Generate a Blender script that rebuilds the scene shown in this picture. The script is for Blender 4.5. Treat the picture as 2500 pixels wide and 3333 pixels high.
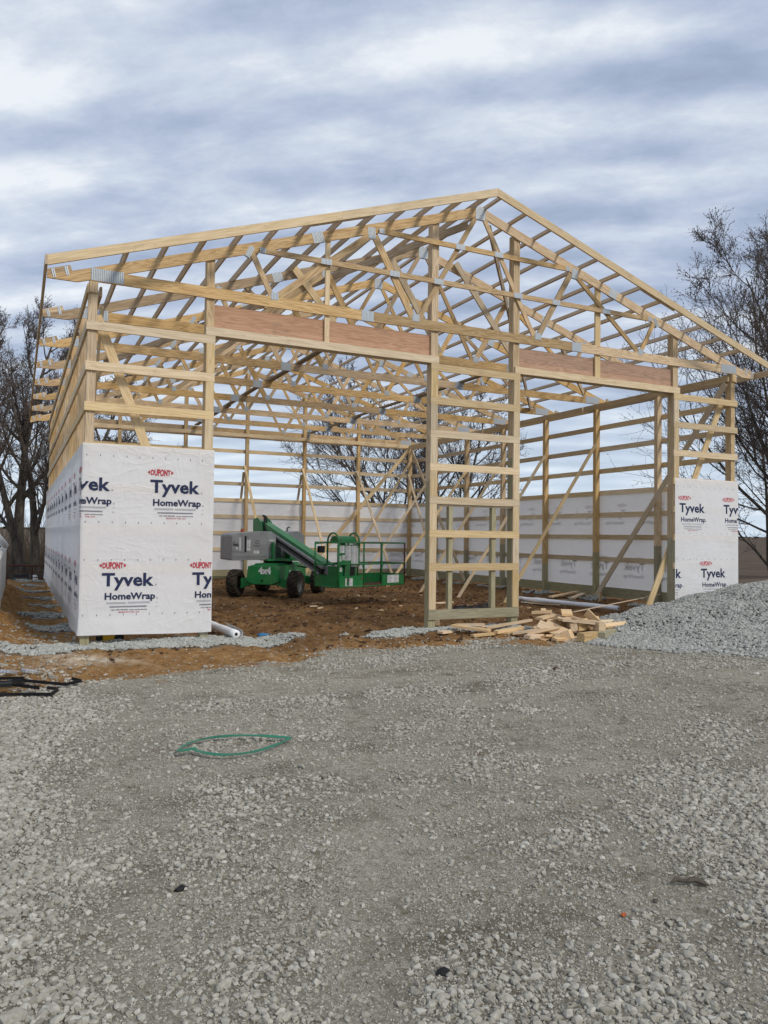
import bpy, bmesh, math, random
import numpy as np
from mathutils import Vector, Matrix
R_ = math.radians
random.seed(7)
SC = bpy.context.scene
COL = SC.collection
for o_ in list(bpy.data.objects): bpy.data.objects.remove(o_)

# ------------------------------------------------------------------ camera
CAMP = Vector((-0.8421, -12.1924, 1.6985))
YAW, PIT, ROL, FPX = R_(-25.4794), R_(1.8330), R_(0.7588), 2495.7
R0 = Vector((math.cos(YAW), math.sin(YAW), 0)); F0 = Vector((-math.sin(YAW), math.cos(YAW), 0)); UP = Vector((0, 0, 1))
fw = F0 * math.cos(PIT) + UP * math.sin(PIT); u_ = UP * math.cos(PIT) - F0 * math.sin(PIT)
rr = R0 * math.cos(ROL) + u_ * math.sin(ROL); uu = u_ * math.cos(ROL) - R0 * math.sin(ROL)
cd = bpy.data.cameras.new('camera'); cam = bpy.data.objects.new('camera', cd); COL.objects.link(cam)
cam.matrix_world = Matrix(((rr.x, uu.x, -fw.x, CAMP.x), (rr.y, uu.y, -fw.y, CAMP.y), (rr.z, uu.z, -fw.z, CAMP.z), (0, 0, 0, 1)))
cd.sensor_fit = 'VERTICAL'; cd.sensor_height = 24; cd.lens = 24 * FPX / 3333.0
cd.clip_start = 0.05; cd.clip_end = 5000
SC.camera = cam
SC.render.resolution_x, SC.render.resolution_y = 768, 1024

# ------------------------------------------------------------------ world, sun, exposure
SUN_EL, SUN_AZ = R_(38), R_(158)          # azimuth clockwise from +Y; sun stands behind the camera, to its right
w = bpy.data.worlds.new('World'); SC.world = w; w.use_nodes = True
nt = w.node_tree; nt.nodes.clear(); N = nt.nodes; L = nt.links
def wn(t, **k):
    n = N.new(t)
    for a, b in k.items(): setattr(n, a, b)
    return n
def wmath(op, a, b=None):
    n = wn('ShaderNodeMath', operation=op)
    for i, v in enumerate((a, b)):
        if v is None: continue
        if isinstance(v, (int, float)): n.inputs[i].default_value = v
        else: L.new(v, n.inputs[i])
    return n.outputs[0]
tc = wn('ShaderNodeTexCoord'); sep = wn('ShaderNodeSeparateXYZ'); L.new(tc.outputs['Generated'], sep.inputs[0])
zz = wmath('ADD', wmath('MAXIMUM', sep.outputs[2], 0.0), 0.17)
px_ = wmath('DIVIDE', sep.outputs[0], zz); py_ = wmath('DIVIDE', sep.outputs[1], zz)
cmb = wn('ShaderNodeCombineXYZ'); L.new(px_, cmb.inputs[0]); L.new(py_, cmb.inputs[1])
mp = wn('ShaderNodeMapping'); mp0 = wn('ShaderNodeMapping'); mp0.inputs['Rotation'].default_value = (0, 0, R_(36)); L.new(cmb.outputs[0], mp0.inputs[0]); mp.inputs['Scale'].default_value = (.72, 1.3, 1)
mp.inputs['Location'].default_value = (5.3, 2.2, 0)
L.new(mp0.outputs[0], mp.inputs[0])
n1 = wn('ShaderNodeTexNoise'); n1.inputs['Scale'].default_value = 1.25; n1.inputs['Detail'].default_value = 4; n1.inputs['Roughness'].default_value = .5; n1.inputs['Distortion'].default_value = .3
n2 = wn('ShaderNodeTexNoise'); n2.inputs['Scale'].default_value = 5.2; n2.inputs['Detail'].default_value = 8; n2.inputs['Roughness'].default_value = .64; n2.inputs['Distortion'].default_value = .15
n3 = wn('ShaderNodeTexNoise'); n3.inputs['Scale'].default_value = .45; n3.inputs['Detail'].default_value = 2
wv = wn('ShaderNodeTexWave'); wv.wave_type = 'BANDS'; wv.bands_direction = 'Y'; wv.inputs['Scale'].default_value = 1.15; wv.inputs['Distortion'].default_value = 3.2; wv.inputs['Detail'].default_value = 3; wv.inputs['Detail Scale'].default_value = .9; wv.inputs['Detail Roughness'].default_value = .55
n4 = wn('ShaderNodeTexNoise'); n4.inputs['Scale'].default_value = 2.3; n4.inputs['Detail'].default_value = 6; n4.inputs['Roughness'].default_value = .55
for q in (n1, n2, n3, wv, n4): L.new(mp.outputs[0], q.inputs[0])
mixv = wmath('ADD', wmath('ADD', wmath('ADD', wmath('MULTIPLY', n1.outputs[0], .26), wmath('MULTIPLY', n4.outputs[0], .30)), wmath('MULTIPLY', n2.outputs[0], .24)), wmath('ADD', wmath('MULTIPLY', n3.outputs[0], .14), wmath('MULTIPLY', wv.outputs['Fac'], .065)))
cr = wn('ShaderNodeValToRGB'); L.new(mixv, cr.inputs[0])
e = cr.color_ramp.elements
e[0].position = .405; e[0].color = (.275, .33, .445, 1)
e[1].position = .60; e[1].color = (.72, .75, .79, 1)
for ps, c in ((.455, (.335, .40, .53, 1)), (.50, (.42, .48, .60, 1)), (.55, (.54, .595, .68, 1))):
    x = e.new(ps); x.color = c
# horizon band: paler and bluer towards the ground
hz = wn('ShaderNodeMapRange'); hz.interpolation_type = 'SMOOTHSTEP'; L.new(sep.outputs[2], hz.inputs[0])
hz.inputs[1].default_value = 0.02; hz.inputs[2].default_value = 0.26; hz.inputs[3].default_value = 0.62; hz.inputs[4].default_value = 0.0
hm = wn('ShaderNodeMixRGB'); L.new(hz.outputs[0], hm.inputs[0]); L.new(cr.outputs[0], hm.inputs[1]); hm.inputs[2].default_value = (.60, .70, .79, 1)
sky = wn('ShaderNodeTexSky', sky_type='NISHITA'); sky.sun_disc = False; sky.sun_elevation = SUN_EL; sky.sun_rotation = SUN_AZ
bg1 = wn('ShaderNodeBackground'); L.new(sky.outputs[0], bg1.inputs[0]); bg1.inputs[1].default_value = .06
bg2 = wn('ShaderNodeBackground'); L.new(hm.outputs[0], bg2.inputs[0]); bg2.inputs[1].default_value = .98
ms = wn('ShaderNodeMixShader'); ms.inputs[0].default_value = .9; L.new(bg1.outputs[0], ms.inputs[1]); L.new(bg2.outputs[0], ms.inputs[2])
wo = wn('ShaderNodeOutputWorld'); L.new(ms.outputs[0], wo.inputs[0])
sl = bpy.data.lights.new('sun', 'SUN'); sl.energy = 1.5; sl.angle = R_(12); sl.color = (1, .93, .83)
so = bpy.data.objects.new('sun', sl); COL.objects.link(so)
sd = Vector((math.sin(SUN_AZ) * math.cos(SUN_EL), math.cos(SUN_AZ) * math.cos(SUN_EL), math.sin(SUN_EL)))
so.rotation_euler = sd.to_track_quat('Z', 'Y').to_euler(); so.location = (0, -20, 30)
SC.view_settings.view_transform = 'Standard'; SC.view_settings.look = 'None'; SC.view_settings.exposure = 0.40; SC.view_settings.gamma = 1

# ------------------------------------------------------------------ materials
class NT:
    def __init__(s, name):
        s.m = bpy.data.materials.new(name); s.m.use_nodes = True
        s.t = s.m.node_tree; s.t.nodes.clear()
        s.out = s.n('ShaderNodeOutputMaterial'); s.b = s.n('ShaderNodeBsdfPrincipled')
        s.l(s.b.outputs[0], s.out.inputs[0]); s.b.inputs['Roughness'].default_value = .8
        s.b.inputs['Specular IOR Level'].default_value = .25
    def n(s, t, **k):
        x = s.t.nodes.new(t)
        for a, b in k.items(): setattr(x, a, b)
        return x
    def l(s, a, b): s.t.links.new(a, b)
    def tc(s, w='Object'): return s.n('ShaderNodeTexCoord').outputs[w]
    def mapn(s, v, sc, off=None):
        m = s.n('ShaderNodeMapping'); s.l(v, m.inputs[0]); m.inputs['Scale'].default_value = sc
        if off is not None: s.l(off, m.inputs['Location'])
        return m.outputs[0]
    def noise(s, v, sc, det=4, ro=.55, dist=0):
        x = s.n('ShaderNodeTexNoise'); s.l(v, x.inputs[0]); x.inputs['Scale'].default_value = sc
        x.inputs['Detail'].default_value = det; x.inputs['Roughness'].default_value = ro; x.inputs['Distortion'].default_value = dist
        return x.outputs[0]
    def voro(s, v, sc, feat='F1'):
        x = s.n('ShaderNodeTexVoronoi', feature=feat); s.l(v, x.inputs[0]); x.inputs['Scale'].default_value = sc
        return x
    def ramp(s, f, *st):
        r = s.n('ShaderNodeValToRGB'); s.l(f, r.inputs[0]); el = r.color_ramp.elements
        el[0].position, el[0].color = st[0][0], (*st[0][1], 1) if len(st[0][1]) == 3 else st[0][1]
        el[1].position, el[1].color = st[-1][0], (*st[-1][1], 1)
        for p, c in st[1:-1]: x = el.new(p); x.color = (*c, 1)
        return r.outputs[0]
    def mix(s, f, a, b, bt='MIX'):
        m = s.n('ShaderNodeMixRGB', blend_type=bt)
        for i, v in enumerate((f, a, b)):
            if isinstance(v, (int, float)): m.inputs[i].default_value = v
            elif isinstance(v, tuple): m.inputs[i].default_value = (*v, 1)
            else: s.l(v, m.inputs[i])
        return m.outputs[0]
    def math(s, op, a, b=None, c=None):
        m = s.n('ShaderNodeMath', operation=op)
        for i, v in enumerate((a, b, c)):
            if v is None: continue
            if isinstance(v, (int, float)): m.inputs[i].default_value = v
            else: s.l(v, m.inputs[i])
        return m.outputs[0]
    def bump(s, h, st, d=.01):
        b = s.n('ShaderNodeBump'); s.l(h, b.inputs['Height']); b.inputs['Strength'].default_value = st; b.inputs['Distance'].default_value = d
        s.l(b.outputs[0], s.b.inputs['Normal'])
    def col(s, c):
        if isinstance(c, tuple): s.b.inputs['Base Color'].default_value = (*c, 1)
        else: s.l(c, s.b.inputs['Base Color'])
    def attr(s, nm, o='Fac'): return s.n('ShaderNodeAttribute', attribute_name=nm).outputs[o]

def wood(name, light, dark, knot, ring=1.0, rough=.75, vary=.16, grime=.25):
    s = NT(name); oi = s.n('ShaderNodeObjectInfo').outputs['Random']
    c = s.n('ShaderNodeCombineXYZ')
    s.l(s.math('MULTIPLY', oi, 37), c.inputs[0]); s.l(s.math('MULTIPLY', oi, 11), c.inputs[1]); s.l(s.math('MULTIPLY', oi, 5), c.inputs[2])
    co = s.tc()
    v = s.mapn(co, (.55, 9, 9), c.outputs[0])
    n = s.noise(v, 1.0, 3, .5, .4)
    bands = s.math('FRACT', s.math('MULTIPLY', n, 9 * ring))
    bands = s.math('ABSOLUTE', s.math('SUBTRACT', bands, .5))
    fine = s.noise(s.mapn(co, (3, 90, 90), c.outputs[0]), 1, 4, .6)
    f = s.math('ADD', s.math('MULTIPLY', bands, 1.3), s.math('MULTIPLY', fine, .45))
    base = s.ramp(f, (.15, dark), (.75, light))
    kv = s.voro(s.mapn(co, (1.0, 5.5, 5.5), c.outputs[0]), 1.5)
    kf = s.ramp(kv.outputs['Distance'], (.03, (1, 1, 1)), (.06, (0, 0, 0)))
    base = s.mix(s.math('MULTIPLY', kf, .75), base, knot)
    val = s.n('ShaderNodeMapRange'); s.l(oi, val.inputs[0]); val.inputs[3].default_value = 1 - vary; val.inputs[4].default_value = 1 + vary * .7
    hs = s.n('ShaderNodeHueSaturation'); s.l(base, hs.inputs['Color']); s.l(val.outputs[0], hs.inputs['Value'])
    st = s.n('ShaderNodeMapRange'); s.l(s.math('FRACT', s.math('MULTIPLY', oi, 7.3)), st.inputs[0]); st.inputs[3].default_value = .78; st.inputs[4].default_value = 1.14
    s.l(st.outputs[0], hs.inputs['Saturation'])
    g = s.ramp(s.noise(s.mapn(co, (2.2, 4, 4), c.outputs[0]), 1.6, 5, .7), (.56, (0, 0, 0)), (.74, (1, 1, 1)))
    s.col(s.mix(s.math('MULTIPLY', g, grime), hs.outputs[0], (.20, .16, .11)))
    s.b.inputs['Roughness'].default_value = rough
    s.bump(f, .25, .003)
    return s.m
M = {}
M['girt'] = wood('spruce_lumber', (.70, .55, .34), (.56, .41, .225), (.20, .11, .05), .8, vary=.24, grime=.34)
M['truss'] = wood('pine_truss_lumber', (.63, .45, .235), (.38, .23, .10), (.13, .06, .025), 1.5, vary=.28, grime=.3)
M['post'] = wood('laminated_post_pine', (.66, .485, .27), (.42, .275, .13), (.14, .065, .025), 1.2, vary=.12, grime=.15)
M['purlin'] = wood('purlin_lumber', (.58, .44, .285), (.47, .34, .205), (.2, .12, .06), .7, vary=.13, grime=.12)
M['header'] = wood('red_header_lumber', (.54, .315, .19), (.40, .21, .118), (.2, .08, .04), 1.3, vary=.16, grime=.55)
M['treated'] = wood('treated_lumber', (.40, .36, .22), (.27, .24, .135), (.11, .09, .04), 1.1, vary=.14, grime=.3)
M['scrap'] = wood('fresh_cut_lumber', (.72, .53, .32), (.60, .42, .23), (.25, .14, .06), .9, vary=.2, grime=.15)
M['driftwood'] = wood('weathered_lumber', (.42, .33, .22), (.28, .2, .12), (.12, .07, .04), .9, vary=.15, grime=.5)

def plain(name, c, rough=.6, metal=0, nz=.12, sc=6, spec=.3):
    s = NT(name); n = s.noise(s.tc(), sc, 5, .6)
    d = tuple(v * (1 - nz * 2) for v in c); l = tuple(min(1, v * (1 + nz)) for v in c)
    s.col(s.ramp(n, (.3, d), (.7, l))); s.b.inputs['Roughness'].default_value = rough; s.b.inputs['Metallic'].default_value = metal
    s.b.inputs['Specular IOR Level'].default_value = spec
    return s.m
def galv():
    s = NT('galvanized_steel'); v = s.voro(s.tc(), 90); n = s.noise(s.tc(), 14, 3)
    sp = s.n('ShaderNodeSeparateXYZ'); s.l(s.tc(), sp.inputs[0])
    rib = s.math('ABSOLUTE', s.math('SINE', s.math('MULTIPLY', sp.outputs[0], 3.14159 / .026)))
    c = s.mix(v.outputs['Color'], (.40, .44, .47), (.52, .57, .61))
    c = s.mix(s.ramp(rib, (.0, (1, 1, 1)), (.45, (0, 0, 0))), c, (.13, .15, .17))
    s.col(c); s.b.inputs['Metallic'].default_value = .35; s.b.inputs['Roughness'].default_value = .42
    s.bump(rib, .6, .004); return s.m
M['plate'] = galv()
M['nail'] = plain('dark_steel', (.05, .05, .055), .5, .6)
M['ink_navy'] = plain('navy_print', (.022, .032, .085), .75, nz=.05)
M['ink_red'] = plain('red_print', (.50, .035, .055), .75, nz=.05)
M['ink_grey'] = plain('fine_print', (.16, .18, .24), .8, nz=.05)
def wrapm():
    s = NT('white_house_wrap'); co = s.tc()
    n1 = s.noise(co, 1.5, 4, .5, .4); n2 = s.noise(co, 6, 3, .5, .6)
    s.col(s.ramp(n2, (.3, (.90, .905, .915)), (.7, (.935, .937, .94))))
    s.b.inputs['Roughness'].default_value = .5; s.b.inputs['Specular IOR Level'].default_value = .35
    cr1 = s.noise(s.mapn(co, (1.0, 1.0, 2.2)), 1.6, 2, .4, 2.2); cr2 = s.noise(s.mapn(co, (2.4, 2.4, .7)), 1.2, 2, .4, 1.4)
    fade = s.ramp(s.noise(co, .9, 2), (.42, (.15, .15, .15)), (.62, (1, 1, 1)))
    rid = s.math('ADD', s.math('POWER', s.math('SUBTRACT', 1, s.math('ABSOLUTE', s.math('MULTIPLY', s.math('SUBTRACT', cr1, .5), 5))), 3), s.math('POWER', s.math('SUBTRACT', 1, s.math('ABSOLUTE', s.math('MULTIPLY', s.math('SUBTRACT', cr2, .5), 5))), 3))
    h = s.math('ADD', s.math('MULTIPLY', n1, 1.2), s.math('ADD', s.math('MULTIPLY', n2, .22), s.math('MULTIPLY', s.math('MULTIPLY', rid, fade), .16)))
    s.bump(h, .5, .05)
    tr = s.n('ShaderNodeBsdfTranslucent'); tr.inputs[0].default_value = (.93, .93, .93, 1)
    mx = s.n('ShaderNodeMixShader'); mx.inputs[0].default_value = .30
    s.l(s.b.outputs[0], mx.inputs[1]); s.l(tr.outputs[0], mx.inputs[2]); s.l(mx.outputs[0], s.out.inputs[0])
    return s.m
M['wrap'] = wrapm()
def paint(name, c, rust=.0, rough=.4, rc=(.12, .045, .03)):
    s = NT(name); co = s.tc()
    n = s.noise(co, 5, 6, .65); d = tuple(v * .72 for v in c)
    b = s.ramp(n, (.3, d), (.65, c))
    dust = s.ramp(s.noise(co, 2.1, 6, .7), (.5, (0, 0, 0)), (.8, (1, 1, 1)))
    b = s.mix(s.math('MULTIPLY', dust, .42), b, (.24, .19, .13))
    if rust: b = s.mix(s.ramp(s.noise(co, 7, 8, .7, .5), (1 - rust - .03, (0, 0, 0)), (1 - rust + .02, (1, 1, 1))), b, rc)
    s.col(b); s.b.inputs['Roughness'].default_value = rough; s.b.inputs['Specular IOR Level'].default_value = .4
    s.bump(n, .1, .004); return s.m
M['green'] = paint('green_machine_paint', (.016, .24, .065), .24)
M['green_worn'] = paint('worn_green_paint', (.016, .20, .055), .40)
M['grey'] = paint('grey_hood_plastic', (.32, .33, .34), 0, .45)
M['track'] = paint('grey_cable_track_steel', (.30, .30, .31), .3, .5)
M['black'] = plain('black_rubber', (.018, .018, .018), .8)
M['blacksteel'] = plain('black_painted_steel', (.012, .012, .013), .6, nz=.2)
def rub():
    s = NT('muddy_tyre_rubber'); n = s.noise(s.tc(), 7, 7, .7)
    s.col(s.ramp(n, (.40, (.020, .019, .018)), (.62, (.085, .065, .045)))); s.b.inputs['Roughness'].default_value = .9
    s.bump(n, .5, .01); return s.m
M['tyre'] = rub()
M['rim'] = plain('grey_rim_steel', (.14, .145, .15), .6, .2)
M['decal'] = plain('white_decal', (.72, .73, .72), .6, nz=.04)
M['decaltext'] = plain('decal_print', (.10, .10, .11), .7)
M['redtext'] = plain('red_decal_print', (.5, .05, .04), .7)
M['orange'] = plain('orange_beacon_lens', (.42, .09, .02), .35)
M['rustred'] = plain('rust_brown_steel', (.105, .045, .03), .85, nz=.3, sc=14)
M['whitemetal'] = paint('white_weathered_steel', (.66, .66, .64), .34, .6, (.24, .14, .07))
M['white'] = plain('white_plastic_film', (.86, .865, .87), .45, nz=.04)
M['strap'] = plain('green_poly_strapping', (.018, .165, .095), .4, nz=.15, spec=.5)
M['blue'] = plain('blue_plastic', (.05, .22, .45), .5)
M['yellow'] = plain('yellow_plastic', (.62, .36, .02), .5)
M['teal'] = plain('teal_machine_paint', (.06, .13, .13), .6, nz=.25)
M['silver'] = plain('silver_steel', (.55, .57, .60), .35, .6)
def brushm():
    s = NT('dry_brush'); n = s.noise(s.tc(), 1.3, 5, .7); s.col(s.ramp(n, (.35, (.05, .04, .03)), (.65, (.17, .13, .085)))); s.b.inputs['Roughness'].default_value = .95; return s.m
def bark(name, a, b):
    s = NT(name); co = s.tc(); n = s.noise(s.mapn(co, (6, 6, 1.2)), 2.2, 6, .65)
    s.col(s.ramp(n, (.35, a), (.7, b))); s.b.inputs['Roughness'].default_value = .95; s.bump(n, .8, .03); return s.m
M['bark'] = bark('dark_bark', (.045, .038, .032), (.15, .125, .10))
M['twig'] = bark('twig_bark', (.075, .06, .053), (.17, .14, .12))
M['brush'] = brushm()
def stonem(name, a, b, c):
    s = NT(name); v = s.attr('tone'); n = s.noise(s.tc(), 60, 4, .6)
    k = s.ramp(v, (0, a), (.5, b), (1, c))
    s.col(s.mix(.35, k, s.ramp(n, (.3, a), (.7, c)))); s.b.inputs['Roughness'].default_value = .9; return s.m
M['stone'] = stonem('crushed_limestone', (.185, .168, .130), (.35, .328, .27), (.56, .538, .47))
M['stone_blue'] = stonem('pale_blue_gravel', (.21, .215, .19), (.37, .375, .34), (.57, .575, .53))
M['stone_pile'] = stonem('grey_green_gravel', (.19, .193, .170), (.36, .362, .33), (.56, .56, .52))

# ------------------------------------------------------------------ helpers
WM = {}
def mesh_obj(name, verts, faces, mat, parent=None, M_=None, smooth=False):
    me = bpy.data.meshes.new(name); me.from_pydata([tuple(v) for v in verts], [], faces)
    for m in (mat if isinstance(mat, (list, tuple)) else [mat]): me.materials.append(m)
    if smooth: me.polygons.foreach_set('use_smooth', [True] * len(me.polygons))
    o = bpy.data.objects.new(name, me); COL.objects.link(o); place(o, M_ or Matrix.Identity(4), parent); return o
def place(o, M_, parent=None):
    WM[o.name] = M_.copy()
    if parent is not None:
        o.parent = parent; o.matrix_basis = WM[parent.name].inverted() @ M_
    else: o.matrix_basis = M_
def tag(o, label=None, cat=None, group=None, kind=None):
    for k, v in (('label', label), ('category', cat), ('group', group), ('kind', kind)):
        if v: o[k] = v
    return o
def empty(name, loc, parent=None, M_=None):
    o = bpy.data.objects.new(name, None); o.empty_display_size = .1; COL.objects.link(o)
    place(o, M_ or Matrix.Translation(loc), parent); return o
class MB:
    """collects shapes into one mesh"""
    def __init__(s): s.v = []; s.f = []; s.mi = []; s.cm = 0
    def add(s, vs, fs, m=None):
        b = len(s.v); s.v += [Vector(v) for v in vs]; s.f += [[i + b for i in f] for f in fs]; s.mi += [s.cm if m is None else m] * len(fs); return s
    def box(s, a, b, X=None):
        x0, y0, z0 = a; x1, y1, z1 = b
        vs = [Vector(p) for p in ((x0, y0, z0), (x1, y0, z0), (x1, y1, z0), (x0, y1, z0), (x0, y0, z1), (x1, y0, z1), (x1, y1, z1), (x0, y1, z1))]
        if X: vs = [X @ v for v in vs]
        return s.add(vs, [(0, 3, 2, 1), (4, 5, 6, 7), (0, 1, 5, 4), (1, 2, 6, 5), (2, 3, 7, 6), (3, 0, 4, 7)])
    def bar(s, p, q, w, t, up=UP):
        """board from p to q, w across 'up', t thick"""
        p, q = Vector(p), Vector(q); x = (q - p).normalized(); y = Vector(up).cross(x).normalized(); z = x.cross(y)
        vs = [P + y * (t / 2 * a) + z * (w / 2 * b) for P in (p, q) for a, b in ((-1, -1), (1, -1), (1, 1), (-1, 1))]
        return s.add(vs, [(0, 3, 2, 1), (4, 5, 6, 7), (0, 1, 5, 4), (1, 2, 6, 5), (2, 3, 7, 6), (3, 0, 4, 7)])
    def tube(s, pts, r, n=8, caps=True):
        pts = [Vector(p) for p in pts]; rs = r if isinstance(r, (list, tuple)) else [r] * len(pts)
        b = len(s.v); a0 = None
        for i, p in enumerate(pts):
            d = (pts[min(i + 1, len(pts) - 1)] - pts[max(i - 1, 0)]).normalized()
            if a0 is None: a0 = d.orthogonal().normalized()
            a0 = (a0 - d * a0.dot(d)).normalized(); c = d.cross(a0)
            for k in range(n):
                t = 2 * math.pi * k / n; s.v.append(p + (a0 * math.cos(t) + c * math.sin(t)) * rs[i])
        for i in range(len(pts) - 1):
            for k in range(n):
                k2 = (k + 1) % n; s.f.append([b + i * n + k, b + i * n + k2, b + (i + 1) * n + k2, b + (i + 1) * n + k]); s.mi.append(s.cm)
        if caps:
            s.f.append([b + k for k in range(n)][::-1]); s.f.append([b + (len(pts) - 1) * n + k for k in range(n)]); s.mi += [s.cm, s.cm]
        return s
    def prism(s, poly, a, b, axes='xz'):
        """2-D outline extruded from a to b along the remaining axis"""
        n = len(poly)
        def P(u, v, w_):
            return {'xz': (u, w_, v), 'xy': (u, v, w_), 'yz': (w_, u, v)}[axes]
        vs = [P(u, v, a) for u, v in poly] + [P(u, v, b) for u, v in poly]
        fs = [list(range(n))[::-1], [n + i for i in range(n)]] + [[i, (i + 1) % n, n + (i + 1) % n, n + i] for i in range(n)]
        return s.add(vs, fs)
    def obj(s, name, mat, parent=None, M_=None, smooth=False, bevel=0):
        M_ = M_ or Matrix.Identity(4); inv = M_.inverted()
        bm = bmesh.new(); vs = [bm.verts.new(inv @ v) for v in s.v]
        for f, m in zip(s.f, s.mi):
            try: fa = bm.faces.new([vs[i] for i in f]); fa.material_index = m; fa.smooth = smooth
            except ValueError: pass
        bmesh.ops.recalc_face_normals(bm, faces=bm.faces)
        if bevel: bmesh.ops.bevel(bm, geom=bm.edges[:], offset=bevel, segments=2, affect='EDGES', profile=.6, clamp_overlap=True)
        me = bpy.data.meshes.new(name); bm.to_mesh(me); bm.free()
        for m in (mat if isinstance(mat, (list, tuple)) else [mat]): me.materials.append(m)
        o = bpy.data.objects.new(name, me); COL.objects.link(o); place(o, M_, parent); return o
def frame(p, q, up):
    x = (q - p).normalized(); y = Vector(up).cross(x).normalized(); z = x.cross(y); c = (p + q) / 2
    return Matrix(((x.x, y.x, z.x, c.x), (x.y, y.y, z.y, c.y), (x.z, y.z, z.z, c.z), (0, 0, 0, 1)))
def board(name, p, q, w_, t, mat, parent=None, up=UP):
    """straight board, long axis = its local X, so the grain runs along it"""
    p, q = Vector(p), Vector(q); m = MB(); m.bar(p, q, w_, t, up); return m.obj(name, mat, parent, frame(p, q, up))
def boardz(name, x0, x1, y0, y1, z0, z1, mat, parent=None):
    """axis-aligned board given by its extents"""
    d = (x1 - x0, y1 - y0, z1 - z0); k = d.index(max(d)); c = Vector(((x0 + x1) / 2, (y0 + y1) / 2, (z0 + z1) / 2))
    h = Vector((0, 0, 0)); h[k] = d[k] / 2
    if k == 2: return board(name, c - h, c + h, d[0], d[1], mat, parent, Vector((1, 0, 0)))
    return board(name, c - h, c + h, d[2], d[1] if k == 0 else d[0], mat, parent)
def poly_board(name, poly, y0, y1, mat, parent, ang=None):
    """polygon in XZ, extruded in Y, local X along the board"""
    m = MB(); m.prism(poly, y0, y1); c = Vector((sum(p[0] for p in poly) / len(poly), (y0 + y1) / 2, sum(p[1] for p in poly) / len(poly)))
    return m.obj(name, mat, parent, Matrix.Translation(c) @ Matrix.Rotation(-(ang or 0), 4, 'Y'))

def W(lat, dep, z=0):      # metres to the right of / in front of the spot where the photographer stood
    v = CAMP + R0 * lat + F0 * dep; return Vector((v.x, v.y, z))

# ---- value noise for terrain and masks
_rs = np.random.RandomState(5); _G = _rs.rand(256, 256)
def vnoise(x, y):
    xi = np.floor(x).astype(int); yi = np.floor(y).astype(int); fx = x - xi; fy = y - yi
    fx = fx * fx * (3 - 2 * fx); fy = fy * fy * (3 - 2 * fy); g = lambda a, b: _G[a & 255, b & 255]
    return (g(xi, yi) * (1 - fx) + g(xi + 1, yi) * fx) * (1 - fy) + (g(xi, yi + 1) * (1 - fx) + g(xi + 1, yi + 1) * fx) * fy
def fbm(x, y, o=4):
    s = 0; a = .5; t = 0
    for i in range(o): s = s + a * vnoise(x * 2 ** i + i * 17.3, y * 2 ** i + i * 9.1); t += a; a *= .5
    return s / t
def sstep(a, b, x): t = np.clip((x - a) / (b - a), 0, 1); return t * t * (3 - 2 * t)
def track_f(x, y):
    w_ = (fbm(x * .8, y * .8 + 40, 3) - .5) * .35; t = 0
    for x0, sl in ((.45, .42), (2.0, .42), (-.35, .12), (3.6, .75)): t = t + np.exp(-((x + w_ - x0 - sl * (y + 9.5)) / .17) ** 2)
    return np.clip(t * (.45 + .9 * fbm(x * 1.7 + 5, y * 1.7, 3)), 0, 1) * sstep(-12, -10.6, y)
def coarse_f(x, y):
    n = fbm(x * .9 + 11, y * 1.1 + 2, 4) - .5
    lx_ = x - .13 * (y + 9) + n * .9
    left = 1 - sstep(-1.15, -.55, lx_)                                  # loose stone along the left edge
    near = (1 - sstep(-9.6, -8.6, y + .25 * x + n * 2.2)) * .75          # and close to the viewer
    right = sstep(1.9, 2.6, x - .35 * (y + 10) + n * 1.8) * (1 - sstep(-8.3, -7.4, y + n)) * .75
    pat = sstep(.50, .72, fbm(x * .8 + 31, y * 1.5 + 5, 4)) * .6
    toe = np.exp(-((x - 9) / 3) ** 2 - ((y + 4.2) / .8) ** 2) * .5
    return np.clip(np.maximum.reduce([left, near, right, pat, toe]), 0, 1) * (1 - .7 * track_f(x, y) * (1 - left))
BX = np.array([-30, -4, -1, -.2, .7, 1.8, 2.4, 3.6, 4.4, 5.6, 7.1, 9, 12, 16, 30]); BY = np.array([-3.7, -3.7, -3.5, -3.0, -2.75, -2.3, -2.1, -1.4, -1.65, -1.6, -1.95, -1.9, -1.6, -1.0, -1.])
def dirt_mask(x, y):
    d = y - np.interp(x, BX, BY) + (fbm(x * 1.3 + 3, y * 2.2, 4) - .5) * 1.6
    m = sstep(-.45, .55, d)
    far = sstep(17.3, 18.2, y)
    return m * (1 - far) * (1 - sstep(15.0, 16.0, x)) * (1 - sstep(3.0, 4.5, -x))
STR = [(-.05, -.12, 1.05, .5), (.9, -.2, 1.1, .42), (1.9, -.1, .9, .5), (2.7, .1, .7, .45), (5.0, -.1, .85, .32), (6.1, -.1, .8, .36), (7.2, .05, .9, .34), (8.0, -.45, .6, .3)] + \
      [(-.15 - .03 * i, i * 2.28 - 0.35 + .25 * (i % 2), .36 + .10 * (i % 3), .30) for i in range(1, 8)] + [(13.2, i * 2.28 - .2, .5, .35) for i in range(1, 7)] + [(12.6, .9, .8, .35), (11.5, 4.6, .5, .2)]
def strip_mask(x, y):
    m = np.zeros_like(x); n = (fbm(x * 2.1 + 7, y * 3.4 + 1, 4) - .5) * 2.4
    for cx, cy, a, b in STR: m = np.maximum(m, 1 - sstep(.75, 1.15, ((x - cx) / a) ** 2 + ((y - cy) / b) ** 2 + n))
    return m * (1 - sstep(14, 14.5, x))
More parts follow.
